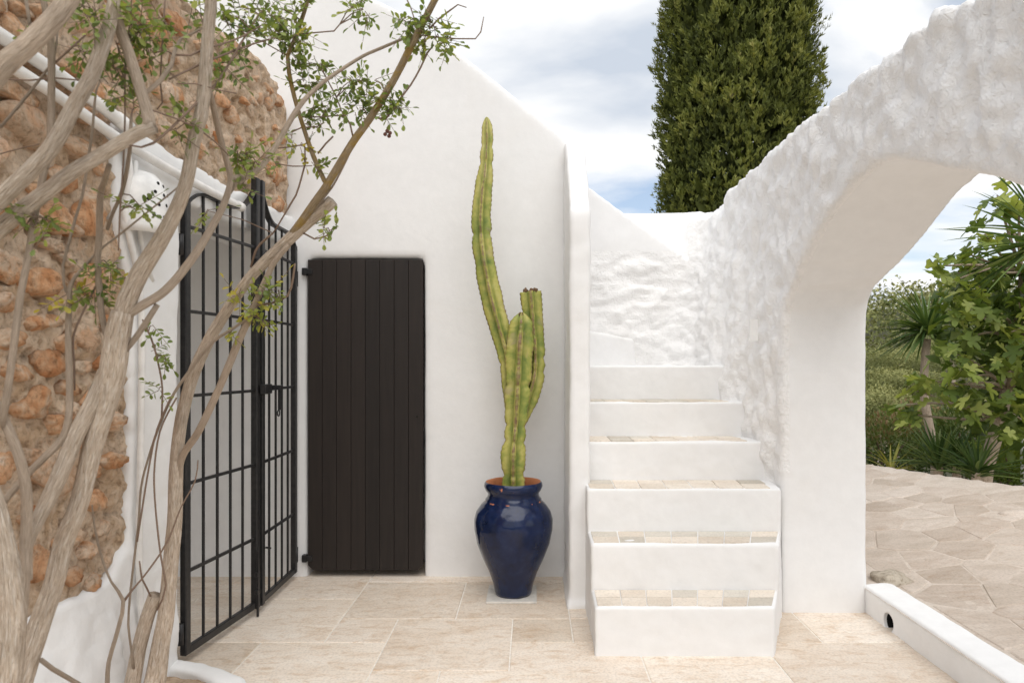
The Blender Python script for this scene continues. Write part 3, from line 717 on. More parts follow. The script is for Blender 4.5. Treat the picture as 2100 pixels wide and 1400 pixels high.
M_cac, t, b = mat('cactus_skin'); a = N(t, 'ShaderNodeAttribute'); a.attribute_name = 'rib'; op = world_pos(t)
n = noise_n(t, op, 11, 6, .65, .4); c = ramp(t, n.outputs['Fac'], [(.28, (.13, .19, .035)), (.44, (.27, .305, .06)), (.56, (.43, .40, .10)), (.75, (.54, .50, .20))])
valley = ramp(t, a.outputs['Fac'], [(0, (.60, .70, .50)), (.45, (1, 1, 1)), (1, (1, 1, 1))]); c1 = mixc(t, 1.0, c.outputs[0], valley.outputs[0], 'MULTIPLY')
n2 = noise_n(t, op, 42, 5, .6); ad = N(t, 'ShaderNodeMath', operation='MULTIPLY_ADD'); t.links.new(n2.outputs['Fac'], ad.inputs[0]); ad.inputs[1].default_value = .40; t.links.new(a.outputs['Fac'], ad.inputs[2])
em = ramp(t, ad.outputs[0], [(1.10, (0, 0, 0)), (1.20, (.9, .9, .9))]); em.color_ramp.elements[0].position = .86; em.color_ramp.elements[1].position = .95
ad2 = N(t, 'ShaderNodeMath', operation='MULTIPLY'); t.links.new(ad.outputs[0], ad2.inputs[0]); ad2.inputs[1].default_value = .80; t.links.new(ad2.outputs[0], em.inputs[0])
n3 = noise_n(t, op, 7, 6, .6, .5); scar = ramp(t, n3.outputs['Fac'], [(.60, (0, 0, 0)), (.70, (.65, .65, .65))])
c3 = mixc(t, scar.outputs[0], c1, (.36, .29, .17)); c4 = mixc(t, em.outputs[0], c3, (.20, .115, .065)); t.links.new(c4, b.inputs['Base Color'])
b.inputs['Roughness'].default_value = .5; bump(t, n2.outputs['Fac'], .3, .004, b)
cactus = tag(empty('cactus', (PX, PY, .55)), 'tall ribbed green columnar cactus growing in the blue pot', 'cactus')
def stem(pts, segs, seed, rot=0.4, dy=0.0, flat=False, ribs=4, wf=.86):
    """pts: (px,py,halfwidth px); segs: (py list) of constrictions"""
    Yc = PY+dy; C = [P(a_, b_, Yc) for a_, b_, _ in pts]; rad = [c_*Yc/1400*wf for *_, c_ in pts]
    C, rad = catmull(C, rad, .008); S = 32; v, f, rb = [], [], []
    zs = [1.3-(q-742)/1400*Yc for q in segs]; n_ = len(C)
    for i, p_ in enumerate(C):
        d = (C[min(i+1, n_-1)]-C[max(i-1, 0)]).normalized(); a_ = d.cross(Vector((0, 1, 0))).normalized(); b2 = d.cross(a_)
        cons = 1.0
        for q in zs: cons *= 1-.24*math.exp(-((p_.z-q)/.018)**2)
        ci = min(i, n_-1-i)*.008
        tip = 1.0 if flat else min(1, (max(0, (n_-1-i)*.008)/.05+.02))**.55
        for k in range(S):
            th = 2*math.pi*k/S+rot; lobe = abs(math.cos(ribs/2*th))**2.3
            cren = 1+.16*noise.noise(Vector((p_.z*11, round(th*ribs/math.pi)*3+seed, seed)))+.05*math.sin(p_.z*2*math.pi/.028+k)*lobe
            r = rad[i]*tip*(.33+.80*lobe*cren*cons)
            v.append(p_+(a_*math.cos(th)+b2*math.sin(th))*r); rb.append(lobe)
    for i in range(n_-1):
        for k in range(S): f.append((i*S+k, i*S+(k+1) % S, (i+1)*S+(k+1) % S, (i+1)*S+k))
    f.append(tuple((n_-1)*S+k for k in range(S)))
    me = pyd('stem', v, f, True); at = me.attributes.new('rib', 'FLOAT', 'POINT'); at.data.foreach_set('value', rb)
    return link('stem', me, M_cac, cactus)
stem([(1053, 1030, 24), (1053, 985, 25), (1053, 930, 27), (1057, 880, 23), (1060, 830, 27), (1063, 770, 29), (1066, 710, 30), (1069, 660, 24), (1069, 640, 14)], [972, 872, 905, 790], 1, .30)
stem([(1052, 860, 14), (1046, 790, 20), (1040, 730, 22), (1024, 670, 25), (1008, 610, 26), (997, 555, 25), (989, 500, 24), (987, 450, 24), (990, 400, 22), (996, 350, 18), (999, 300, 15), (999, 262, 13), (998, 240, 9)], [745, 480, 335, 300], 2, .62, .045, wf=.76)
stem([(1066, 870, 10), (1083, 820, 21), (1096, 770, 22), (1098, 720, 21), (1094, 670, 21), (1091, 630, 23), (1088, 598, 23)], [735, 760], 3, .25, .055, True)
# withered tips
for (a_, b_, c_) in ((1069, 645, .0), (1060, 652, .01), (1090, 597, .055), (1098, 596, .055), (1078, 597, .055)):
    q = P(a_, b_, PY+c_); bm = bmesh.new(); bmesh.ops.create_icosphere(bm, subdivisions=2, radius=.016)
    for v_ in bm.verts: v_.co = v_.co*(1+.6*noise.noise(v_.co*90+Vector((a_, 0, 0))))
    bmesh.ops.translate(bm, vec=q, verts=bm.verts); link('dry_tip', bm_mesh(bm, 'dry_tip', True), plain('dry_tip', (.13, .075, .04), .9), cactus)

# ------------------------------------------------------------------ kerb with drain hole and the terrace
bm = bmesh.new(); prism_bm(bm, [(1.735, 1.0), (1.735, 3.58), (1.90, 3.62), (1.90, 1.0)], -.1, .138, 'Z')
me = plaster(bm, 'kerb', .012, 3, lambda c, n: .005*fbm(c, 4, 2, 12)+.002*fbm(c, 15, 2, 2))
kd = bpy.data.objects.new('k', me); col.objects.link(kd); kk = P(1831, 1284, 3.34)
cbm = bmesh.new(); bmesh.ops.create_cone(cbm, cap_ends=True, segments=20, radius1=.046, radius2=.044, depth=.26); bmesh.ops.transform(cbm, matrix=Matrix.Translation((1.76, 3.32, .035)) @ Matrix.Rotation(R(90), 4, 'Y'), verts=cbm.verts)
cme = bm_mesh(cbm, 'c'); co_ = bpy.data.objects.new('c', cme); col.objects.link(co_)
md = kd.modifiers.new('b', 'BOOLEAN'); md.operation = 'DIFFERENCE'; md.object = co_; md.solver = 'EXACT'
me2 = bpy.data.meshes.new_from_object(kd.evaluated_get(bpy.context.evaluated_depsgraph_get())); bpy.data.objects.remove(kd); bpy.data.objects.remove(co_)
kerb = tag(link('kerb', me2, M_white), 'low white plastered kerb with a round drain hole under the arch', 'kerb')
v, f, _ = tube_data([Vector((1.75, 3.32, .035)), Vector((1.885, 3.32, .035))], [.0435, .0435], 20, cap=False); f.append(tuple(20+k for k in range(20)))
link('dark_hole_lining', pyd('dark_hole_lining', v, f, True), M_black, kerb)  # black lining added so the drain hole looks dark inside

def tz(x, y):
    q = (x+.6*y)/1.166; s_ = max(0, (q-3.55)/2.11); z = .126+.27*min(s_, 1.0)
    if s_ > 1: z -= .9*(s_-1)**1.2*2
    return z+.012*noise.noise(Vector((x*1.6, y*1.6, 4)))*min(1, s_*2)
v, f = [], []; nx_, ny_ = 60, 90
for i in range(nx_+1):
    for j in range(ny_+1):
        x = 1.73+i*(6.2-1.73)/nx_; y = .3+j*(8.0-.3)/ny_
        v.append((x, y, max(-.6, tz(x, y))))
for i in range(nx_):
    for j in range(ny_): a = i*(ny_+1)+j; f.append((a, a+ny_+1, a+ny_+2, a+1))
M_terr = make_travertine('terrace_mortar', (.50, .425, .355), (.62, .54, .47), (.44, .34, .26))
M_flag = make_travertine('flagstone', (.47, .385, .315), (.59, .51, .44), (.42, .31, .225), 1.0)
terr = tag(link('terrace', pyd('terrace', v, f, True), M_terr), 'cream mortared terrace rising beyond the arch', kind='structure')
def voronoi(points, x0, x1, y0, y1, inside):
    cells = []
    for i, p_ in enumerate(points):
        poly = [(x0, y0), (x1, y0), (x1, y1), (x0, y1)]
        near = sorted((q for j, q in enumerate(points) if j != i), key=lambda q: (q[0]-p_[0])**2+(q[1]-p_[1])**2)[:16]
        for q in near:
            mx_, my_ = (p_[0]+q[0])/2, (p_[1]+q[1])/2; nx, ny = q[0]-p_[0], q[1]-p_[1]; out = []
            for a_, c_ in zip(poly, poly[1:]+poly[:1]):
                da = (a_[0]-mx_)*nx+(a_[1]-my_)*ny; dc = (c_[0]-mx_)*nx+(c_[1]-my_)*ny
                if da <= 0: out.append(a_)
                if da*dc < 0: tt = da/(da-dc); out.append((a_[0]+(c_[0]-a_[0])*tt, a_[1]+(c_[1]-a_[1])*tt))
            poly = out
            if len(poly) < 3: break
        if len(poly) >= 3: cells.append((p_, poly))
    return cells
rv = random.Random(21); pts = []
tr_ = 0
while tr_ < 6000 and len(pts) < 270:
    tr_ += 1; p_ = (rv.uniform(1.95, 4.9), rv.uniform(1.5, 7.2)); 
    if (p_[0]+.6*p_[1])/1.166 > 5.6 or p_[0] > .95*p_[1]+.6: continue
    md_ = rv.choice((.13, .2, .3, .36))
    if all((p_[0]-q[0])**2+((p_[1]-q[1])*.8)**2 > max(md_, q[2])**2 for q in pts): pts.append((*p_, md_*.8))
for c0, poly in voronoi([q[:2] for q in pts], 1.92, 5.2, 1.2, 7.5, None):
    # irregular, chipped outline
    cx = sum(a_[0] for a_ in poly)/len(poly); cy = sum(a_[1] for a_ in poly)/len(poly)
    if max(math.dist((cx, cy), a_) for a_ in poly) > .55: continue
    pl = []
    for a_, c_ in zip(poly, poly[1:]+poly[:1]):
        for tt in (0, .5):
            x = a_[0]+(c_[0]-a_[0])*tt; y = a_[1]+(c_[1]-a_[1])*tt; s_ = .962+.06*noise.noise(Vector((x*9, y*9, cx*7)))-(.012 if tt == 0 else 0)
            pl.append((cx+(x-cx)*s_, cy+(y-cy)*s_))
    n_ = len(pl); rise = rv.uniform(.001, .006); tx_, ty_ = rv.uniform(-.008, .008), rv.uniform(-.008, .008)
    hh = lambda x, y: max(-.59, tz(x, y))+rise+(x-cx)*tx_+(y-cy)*ty_
    v = [(x, y, hh(x, y)-.04) for x, y in pl]+[(x, y, hh(x, y)-.005) for x, y in pl]+[(cx+(x-cx)*.965, cy+(y-cy)*.965, hh(x, y)) for x, y in pl]+[(cx, cy, hh(cx, cy)+.001)]
    f = []
    for k in range(n_):
        q = (k+1) % n_; f += [(k, q, n_+q, n_+k), (n_+k, n_+q, 2*n_+q, 2*n_+k), (2*n_+k, 2*n_+q, 3*n_)]
    o = link('paving_stone', pyd('paving_stone', v, f), M_flag if rv.random() < .55 else M_terr); setparent(o, terr)
def rock(loc, sc, seed, label, m=M_rock):
    bm = bmesh.new(); bmesh.ops.create_icosphere(bm, subdivisions=4, radius=1)
    for v_ in bm.verts:
        c = v_.co.copy(); d = 1+.25*noise.noise(c*1.3+Vector((seed, 0, 0)))+.12*noise.noise(c*3+Vector((seed, 2, 0)))+.04*noise.noise(c*9); v_.co = Vector((c.x*d*sc[0], c.y*d*sc[1], c.z*d*sc[2]))+Vector(loc)
    return tag(link('rock', bm_mesh(bm, 'rock', True), m), label, 'rock')
rock((1.93, 3.66, .135), (.10, .09, .045), 3, 'small grey rock at the foot of the arch pillar')
rock((3.35, 4.45, .26), (.42, .14, .075), 8, 'long low cream rock ledge on the terrace', M_terr)

# ------------------------------------------------------------------ planting bed at the tree foot
bm = bmesh.new(); prism_bm(bm, [(-1.62, 1.0), (-.95, 1.0), (-.98, 1.9), (-1.05, 2.40), (-1.20, 2.62), (-1.38, 2.74), (-1.62, 2.80)], -.02, .045, 'Z')
tag(link('planting_bed', plaster(bm, 'planting_bed', .015, 3, lambda c, n: .014*fbm(c, 7, 3, 3)), M_mortar), 'stony earth bed at the foot of the trees', kind='structure')
bm = bmesh.new()
prism_bm(bm, [(-.95, 1.0), (-.86, 1.0), (-.89, 1.95), (-.97, 2.46), (-1.14, 2.72), (-1.36, 2.86), (-1.52, 2.90), (-1.52, 2.81), (-1.38, 2.77), (-1.20, 2.65), (-1.05, 2.42), (-.98, 1.92)], -.03, .05, 'Z')
tag(link('bed_edging', plaster(bm, 'bed_edging', .013, 3, lambda c, n: .008*fbm(c, 6, 2, 9)), M_white), 'low whitewashed edging curving round the tree bed', 'edging')

# ------------------------------------------------------------------ the two trees in front of the left wall
class Leaves:
    def __init__(s): s.v, s.f, s.t = [], [], []
    def leaf(s, p, d, n, Ln, Wd, tint, fold=.25):
        d = d.normalized(); sd_ = d.cross(n)
        if sd_.length < 1e-4: sd_ = d.cross(Vector((1, .3, .2)))
        sd_.normalize(); up = sd_.cross(d); b0 = len(s.v); m = p+d*Ln*.45
        s.v += [p, m+sd_*Wd/2+up*Wd*fold, p+d*Ln-up*Ln*.12, m-sd_*Wd/2+up*Wd*fold, m]
        s.f += [(b0, b0+4, b0+1), (b0+4, b0+2, b0+1), (b0, b0+3, b0+4), (b0+4, b0+3, b0+2)]; s.t += [tint]*4
    def round_leaf(s, p, d, n, Ln, Wd, tint):
        d = d.normalized(); sd_ = d.cross(n)
        if sd_.length < 1e-4: sd_ = d.cross(Vector((1, .3, .2)))
        sd_.normalize(); up = sd_.cross(d); b0 = len(s.v); q = lambda t_, w_, h_: p+d*Ln*t_+sd_*Wd*w_+up*Wd*h_
        s.v += [p, q(.30, .34, .10), q(.68, .5, .12), q(.93, .26, .0), q(1, 0, -.08), q(.93, -.26, .0), q(.68, -.5, .12), q(.30, -.34, .10), q(.55, 0, -.04)]
        s.f += [(b0+8, b0+k, b0+k+1) for k in range(7)]+[(b0+8, b0+7, b0)]; s.t += [tint]*8
    def build(s, name, m, parent, smooth=True):
        me = pyd(name, s.v, s.f, smooth); at = me.attributes.new('tint', 'FLOAT', 'FACE'); at.data.foreach_set('value', s.t)
        return link(name, me, m, parent)
def rdir(r_): 
    while True:
        v_ = Vector((r_.uniform(-1, 1), r_.uniform(-1, 1), r_.uniform(-1, 1)))
        if .05 < v_.length < 1: return v_.normalized()
treeA = tag(empty('gnarled_tree', (-1.25, 1.6, .04)), 'gnarled tree with several fibrous leaning trunks in front of the stone wall', 'tree')
treeB = tag(empty('slender_tree', (-1.35, 2.42, .04)), 'slender tree leaning across the gate with lichen stained upper stem', 'tree')
sample = {}
bseed = [0]
def br(tree, name, pts, mt=None):
    """pts: (px, py, width px, depth)"""
    V = [P(a_, b_, d_) for a_, b_, w_, d_ in pts]; Rr = [w_/2/1400*d_*(.86 if tree is treeA else .92) for a_, b_, w_, d_ in pts]
    bseed[0] += 1; wmax = max(w_ for _, _, w_, _ in pts)
    if wmax >= 12: sides, rough = (26, .10) if wmax > 28 else (14, .08)
    else: sides, rough = 7, .06
    mt = mt or (M_bark if wmax > 28 else M_bark_s if wmax > 6 else M_twig)
    # wiggle
    o = tube(name, V, Rr, mt, tree, sides=sides, rough=rough, seed=bseed[0]*3.3, step=.018 if wmax > 12 else .03)
    C, _ = catmull(V, Rr, .03); sample.setdefault(tree.name, []).extend(C); return o
A_, B_ = treeA, treeB
br(A_, 'trunk', [(-5, 1560, 66, 1.60), (18, 1470, 58, 1.62), (45, 1390, 50, 1.66), (86, 1270, 45, 1.70), (110, 1200, 42, 1.72), (130, 1114, 41, 1.74), (163, 1029, 40, 1.75), (191, 914, 44, 1.76), (216, 829, 50, 1.77), (230, 771, 55, 1.77), (241, 690, 53, 1.77), (252, 640, 46, 1.77)])
br(A_, 'trunk', [(54, 1190, 24, 1.62), (54, 1120, 26, 1.63), (72, 1075, 30, 1.65), (95, 1030, 34, 1.67), (123, 971, 36, 1.69), (157, 890, 36, 1.72), (194, 815, 34, 1.75), (215, 760, 30, 1.77)])
br(A_, 'trunk', [(5, 1560, 64, 1.46), (8, 1480, 58, 1.47), (18, 1370, 54, 1.48), (26, 1260, 52, 1.49), (20, 1170, 42, 1.50), (8, 1085, 32, 1.51), (-8, 1020, 28, 1.52), (-30, 960, 24, 1.53)])
br(A_, 'trunk', [(38, 1330, 26, 1.56), (48, 1200, 26, 1.58), (54, 1090, 25, 1.60), (55, 1020, 25, 1.60), (46, 960, 24, 1.59), (28, 905, 23, 1.58), (2, 850, 23, 1.57), (-25, 800, 22, 1.56)])
br(A_, 'limb', [(248, 655, 40, 1.77), (262, 610, 42, 1.77), (286, 560, 40, 1.77), (328, 494, 37, 1.76), (363, 428, 32, 1.75), (383, 371, 30, 1.74), (398, 290, 29, 1.73), (413, 233, 29, 1.72), (420, 167, 28, 1.71), (424, 100, 27, 1.70), (430, 33, 26, 1.69), (434, -20, 25, 1.68), (440, -90, 23, 1.66)], M_bark)
br(A_, 'limb', [(262, 645, 22, 1.77), (289, 628, 21, 1.78), (329, 604, 20, 1.80), (360, 574, 20, 1.82), (400, 522, 19, 1.84), (423, 486, 18, 1.86), (443, 451, 17, 1.88), (460, 417, 16, 1.89), (473, 370, 15, 1.90), (464, 327, 14, 1.88), (450, 277, 14, 1.84), (437, 217, 14, 1.77), (428, 180, 12, 1.73)])
br(A_, 'branch', [(256, 720, 12, 1.78), (280, 690, 13, 1.79), (300, 660, 13, 1.79), (323, 624, 12, 1.80)])
br(A_, 'limb', [(-60, 210, 56, 1.30), (0, 140, 50, 1.32), (60, 90, 46, 1.34), (115, 35, 44, 1.36), (150, -15, 42, 1.38), (180, -70, 40, 1.40)], M_bark_s)
br(A_, 'limb', [(-40, 445, 42, 1.46), (15, 395, 38, 1.47), (100, 308, 36, 1.48), (149, 223, 35, 1.50), (186, 160, 33, 1.51), (211, 94, 32, 1.52), (226, 45, 28, 1.53), (236, -15, 24, 1.54)], M_bark)
br(A_, 'limb', [(-40, 505, 40, 1.50), (0, 468, 38, 1.51), (50, 428, 36, 1.52), (95, 394, 33, 1.53), (150, 352, 32, 1.54), (200, 323, 31, 1.55), (250, 292, 30, 1.56), (290, 270, 30, 1.57), (318, 262, 26, 1.57)], M_bark)
br(A_, 'limb', [(308, 262, 27, 1.57), (302, 230, 27, 1.58), (289, 186, 26, 1.58), (266, 114, 25, 1.58), (246, 57, 23, 1.57), (232, 0, 22, 1.55), (225, -40, 21, 1.54)], M_bark_s)
br(A_, 'branch', [(80, -40, 14, 1.5), (98, 40, 15, 1.52), (106, 100, 16, 1.54), (106, 200, 16, 1.56), (104, 290, 16, 1.57), (90, 355, 15, 1.57), (78, 410, 15, 1.56), (69, 454, 15, 1.55), (57, 529, 15, 1.55), (43, 600, 16, 1.54), (31, 686, 16, 1.54), (20, 771, 16, 1.54), (10, 835, 16, 1.55), (2, 870, 16, 1.56)])
br(A_, 'branch', [(-25, 1060, 16, 1.62), (0, 1036, 16, 1.63), (57, 971, 16, 1.66), (100, 928, 17, 1.68), (128, 898, 17, 1.70), (140, 860, 16, 1.71), (143, 800, 15, 1.72), (140, 686, 14, 1.73), (143, 614, 12, 1.74), (148, 577, 9, 1.74), (200, 517, 5, 1.76), (243, 483, 5, 1.78), (300, 437, 4, 1.80), (346, 400, 4, 1.82), (372, 378, 3, 1.83)])
br(A_, 'branch', [(143, 614, 7, 1.74), (131, 583, 6, 1.74), (129, 543, 6, 1.74), (137, 514, 6, 1.74), (154, 449, 6, 1.75), (169, 400, 6, 1.75), (180, 330, 6, 1.75), (189, 271, 6, 1.74), (197, 186, 5, 1.74), (211, 151, 4, 1.73)])
br(A_, 'branch', [(153, 800, 4, 1.75), (152, 740, 5, 1.75), (150, 690, 5, 1.75), (170, 640, 5, 1.75), (195, 590, 4, 1.76)])
br(A_, 'branch', [(224, 700, 15, 1.77), (214, 671, 14, 1.77), (206, 623, 14, 1.76), (200, 537, 14, 1.75), (203, 486, 14, 1.74), (206, 400, 14, 1.70), (213, 375, 13, 1.66), (224, 340, 12, 1.58)])
br(A_, 'branch', [(220, 471, 7, 1.74), (231, 437, 8, 1.72), (249, 397, 9, 1.68), (262, 340, 9, 1.62), (268, 285, 9, 1.58), (269, 240, 7, 1.58)])
br(A_, 'twig', [(339, -10, 4, 1.72), (333, 86, 4, 1.72), (329, 171, 4, 1.73), (333, 211, 4, 1.73), (322, 225, 3, 1.73)])
br(A_, 'twig', [(262, 80, 4, 1.62), (257, 134, 4, 1.62), (256, 257, 4, 1.63), (251, 366, 4, 1.64), (246, 434, 4, 1.66), (243, 514, 3, 1.68)])
br(A_, 'branch', [(292, 196, 11, 1.58), (329, 166, 11, 1.62), (351, 134, 10, 1.64), (360, 100, 8, 1.66), (371, 80, 6, 1.68), (400, 66, 5, 1.70), (421, 55, 4, 1.71)])
br(A_, 'twig', [(265, 298, 4, 1.56), (290, 302, 5, 1.58), (314, 294, 6, 1.62), (357, 257, 6, 1.66), (400, 214, 6, 1.70), (447, 167, 6, 1.76), (493, 90, 5, 1.82), (513, 60, 4, 1.86), (530, 30, 3, 1.88)])
br(A_, 'twig', [(300, 222, 4, 1.58), (345, 238, 4, 1.64), (395, 258, 4, 1.70), (440, 290, 4, 1.78), (470, 320, 3, 1.84)])
br(A_, 'twig', [(360, 113, 5, 1.66), (390, 114, 5, 1.68), (413, 103, 5, 1.71), (450, 92, 5, 1.76), (493, 77, 4, 1.82), (540, 50, 3, 1.88)])
br(A_, 'twig', [(347, 163, 4, 1.65), (400, 137, 5, 1.70), (440, 120, 5, 1.74), (473, 107, 5, 1.80), (520, 90, 4, 1.86), (567, 77, 3, 1.92)])
br(A_, 'twig', [(362, 172, 3, 1.66), (400, 172, 3, 1.69), (450, 185, 3, 1.72), (485, 192, 3, 1.75)])
br(A_, 'twig', [(110, 132, 5, 1.55), (150, 95, 5, 1.55), (175, 72, 4, 1.55)])
br(A_, 'twig', [(0, 262, 7, 1.55), (40, 215, 7, 1.55), (80, 165, 6, 1.55), (110, 125, 5, 1.55), (118, 60, 4, 1.56)])
br(A_, 'twig', [(15, 163, 4, 1.56), (60, 165, 4, 1.57), (110, 160, 4, 1.58), (175, 167, 3, 1.60)])
br(A_, 'twig', [(0, 316, 3, 1.56), (40, 305, 3, 1.55), (80, 296, 3, 1.52)])
br(A_, 'twig', [(52, -10, 8, 1.5), (58, 30, 8, 1.5), (62, 60, 7, 1.5)])
br(A_, 'twig', [(168, 10, 5, 1.5), (190, 45, 5, 1.51), (200, 85, 4, 1.52)])
br(A_, 'branch', [(470, 368, 13, 1.90), (505, 358, 13, 1.95), (533, 345, 13, 1.99), (567, 298, 13, 2.05), (611, 222, 12, 2.12), (654, 176, 9, 2.18), (700, 143, 8, 2.22), (745, 115, 7, 2.24), (779, 100, 7, 2.25), (843, 73, 5, 2.25)], M_bark_s)
br(A_, 'branch', [(470, 395, 11, 1.91), (482, 378, 11, 1.92), (500, 368, 10, 1.94), (520, 356, 9, 1.96)])
br(A_, 'root', [(84, 1352, 11, 1.66), (110, 1372, 11, 1.70), (143, 1391, 11, 1.74), (175, 1410, 11, 1.78)])
br(B_, 'trunk', [(296, 1490, 56, 2.40), (305, 1450, 52, 2.41), (318, 1395, 46, 2.42), (330, 1320, 38, 2.43), (341, 1257, 35, 2.44), (351, 1143, 33, 2.45), (359, 1057, 31, 2.45), (361, 957, 28, 2.45), (370, 871, 24, 2.45), (386, 800, 24, 2.45), (400, 757, 25, 2.44), (428, 697, 25, 2.43), (460, 643, 23, 2.42), (497, 589, 23, 2.41), (534, 546, 24, 2.40), (586, 497, 24, 2.39), (629, 457, 25, 2.38), (660, 432, 25, 2.37), (682, 412, 26, 2.36)], M_bark)
br(B_, 'limb', [(361, 1030, 10, 2.455), (366, 985, 13, 2.45), (374, 935, 15, 2.435), (406, 886, 16, 2.40), (437, 823, 16, 2.39), (466, 757, 16, 2.38), (489, 700, 16, 2.38), (511, 651, 15, 2.37), (543, 577, 13, 2.37), (563, 537, 12, 2.37), (592, 502, 12, 2.38)], M_bark_s)
br(B_, 'limb', [(600, 478, 16, 2.38), (620, 452, 17, 2.36), (645, 415, 17, 2.34), (671, 379, 17, 2.32), (721, 296, 16, 2.28), (757, 246, 16, 2.26), (804, 171, 16, 2.23), (839, 104, 16, 2.20), (868, 46, 15, 2.18), (893, -2, 14, 2.16), (925, -60, 12, 2.14)], M_bark_l)
br(B_, 'limb', [(676, 388, 11, 2.32), (665, 370, 11, 2.32), (643, 321, 11, 2.31), (621, 257, 10, 2.30), (604, 200, 10, 2.29), (593, 150, 10, 2.28), (590, 115, 9, 2.28), (605, 80, 9, 2.28), (618, 43, 9, 2.28), (632, 0, 8, 2.28), (642, -40, 7, 2.28)], M_bark_l)
br(B_, 'branch', [(640, 440, 8, 2.36), (662, 408, 6, 2.34), (681, 384, 5, 2.33), (700, 350, 4, 2.31), (724, 300, 4, 2.29)])
br(B_, 'twig', [(560, 478, 3, 2.38), (571, 461, 3, 2.37), (592, 425, 4, 2.35), (607, 400, 4, 2.34), (618, 365, 4, 2.33), (626, 335, 4, 2.32), (625, 300, 3, 2.31)])
br(B_, 'twig', [(765, 240, 5, 2.26), (790, 245, 5, 2.25), (818, 206, 4, 2.24), (842, 175, 4, 2.23), (862, 140, 4, 2.22), (877, 108, 4, 2.21), (890, 92, 3, 2.2)])
br(B_, 'twig', [(618, 240, 3, 2.30), (660, 240, 3, 2.28), (707, 237, 4, 2.26), (718, 255, 4, 2.27), (725, 285, 4, 2.28)])
br(B_, 'twig', [(664, 150, 3, 2.3), (690, 200, 3, 2.29), (700, 228, 3, 2.27)])
br(B_, 'twig', [(880, 60, 4, 2.18), (900, 39, 4, 2.18), (920, 24, 4, 2.18), (939, 10, 3, 2.18), (957, 16, 2, 2.18)])
br(B_, 'twig', [(858, 72, 3, 2.19), (900, 77, 3, 2.19), (940, 80, 3, 2.19), (975, 80, 3, 2.19), (986, 66, 3, 2.19), (992, 35, 2, 2.19)])
br(B_, 'twig', [(618, 70, 3, 2.28), (650, 67, 3, 2.28), (685, 64, 3, 2.28), (697, 50, 3, 2.28)])
br(B_, 'twig', [(830, -10, 3, 2.2), (842, 15, 3, 2.2), (850, 40, 3, 2.2), (866, 50, 3, 2.19)])
br(B_, 'twig', [(652, 315, 4, 2.31), (668, 295, 4, 2.30), (683, 280, 4, 2.29)])
br(B_, 'twig', [(600, 270, 3, 2.31), (618, 262, 3, 2.3), (650, 260, 3, 2.29), (664, 252, 2, 2.28)])
br(B_, 'twig', [(560, 305, 3, 2.33), (590, 302, 3, 2.32), (622, 297, 3, 2.31), (636, 290, 2, 2.31)])
br(B_, 'twig', [(565, 335, 3, 2.33), (600, 341, 3, 2.32), (640, 340, 2, 2.31)])
br(B_, 'twig', [(622, 478, 4, 2.38), (645, 490, 4, 2.37), (665, 486, 3, 2.36), (678, 478, 3, 2.36)])
br(B_, 'twig', [(505, 655, 5, 2.38), (520, 628, 5, 2.37), (555, 622, 5, 2.36), (590, 606, 5, 2.35), (601, 570, 5, 2.34), (605, 540, 4, 2.33)])
br(B_, 'twig', [(514, 548, 4, 2.39), (524, 515, 5, 2.38), (534, 500, 5, 2.37), (560, 478, 4, 2.36)])
br(B_, 'vine', [(515, 648, 5, 2.36), (480, 672, 6, 2.36), (434, 703, 7, 2.36), (397, 749, 7, 2.36), (357, 806, 6, 2.36), (329, 866, 6, 2.36), (303, 943, 5, 2.36), (289, 1000, 5, 2.36), (284, 1071, 5, 2.36), (272, 1171, 5, 2.36), (266, 1229, 5, 2.36), (263, 1280, 5, 2.36), (269, 1330, 5, 2.37), (274, 1370, 6, 2.38)])
br(B_, 'vine', [(362, 815, 4, 2.36), (335, 865, 4, 2.36), (323, 906, 4, 2.36), (316, 971, 4, 2.36), (319, 1043, 4, 2.36), (329, 1134, 4, 2.36), (340, 1200, 4, 2.36), (333, 1228, 4, 2.37), (322, 1250, 4, 2.38)])
br(B_, 'vine', [(292, 655, 3, 2.34), (304, 680, 4, 2.34), (317, 714, 4, 2.34), (331, 777, 4, 2.35), (333, 814, 4, 2.35), (331, 862, 4, 2.36)])
br(B_, 'vine', [(350, 815, 4, 2.35), (322, 880, 4, 2.35), (305, 960, 4, 2.35), (292, 1040, 4, 2.35), (281, 1110, 4, 2.36)])
br(B_, 'stem', [(216, 1450, 10, 2.28), (220, 1400, 10, 2.28), (223, 1357, 9, 2.28), (243, 1286, 9, 2.29), (253, 1231, 8, 2.30), (228, 1192, 5, 2.29), (206, 1134, 5, 2.28), (193, 1071, 4, 2.27), (189, 1035, 3, 2.26)])
br(B_, 'stem', [(253, 1233, 6, 2.30), (270, 1210, 5, 2.32), (291, 1186, 4, 2.33), (329, 1134, 4, 2.36), (348, 1100, 4, 2.38), (371, 1040, 3, 2.40), (400, 986, 3, 2.42), (406, 943, 3, 2.43)])
br(B_, 'twig', [(286, 1150, 3, 2.34), (291, 1186, 4, 2.35), (300, 1203, 4, 2.37), (309, 1222, 4, 2.39)])
br(B_, 'stump', [(262, 1470, 40, 2.38), (268, 1420, 34, 2.39), (274, 1385, 31, 2.40), (284, 1330, 29, 2.41), (300, 1270, 28, 2.42), (312, 1236, 29, 2.43), (319, 1219, 30, 2.43)], M_bark)

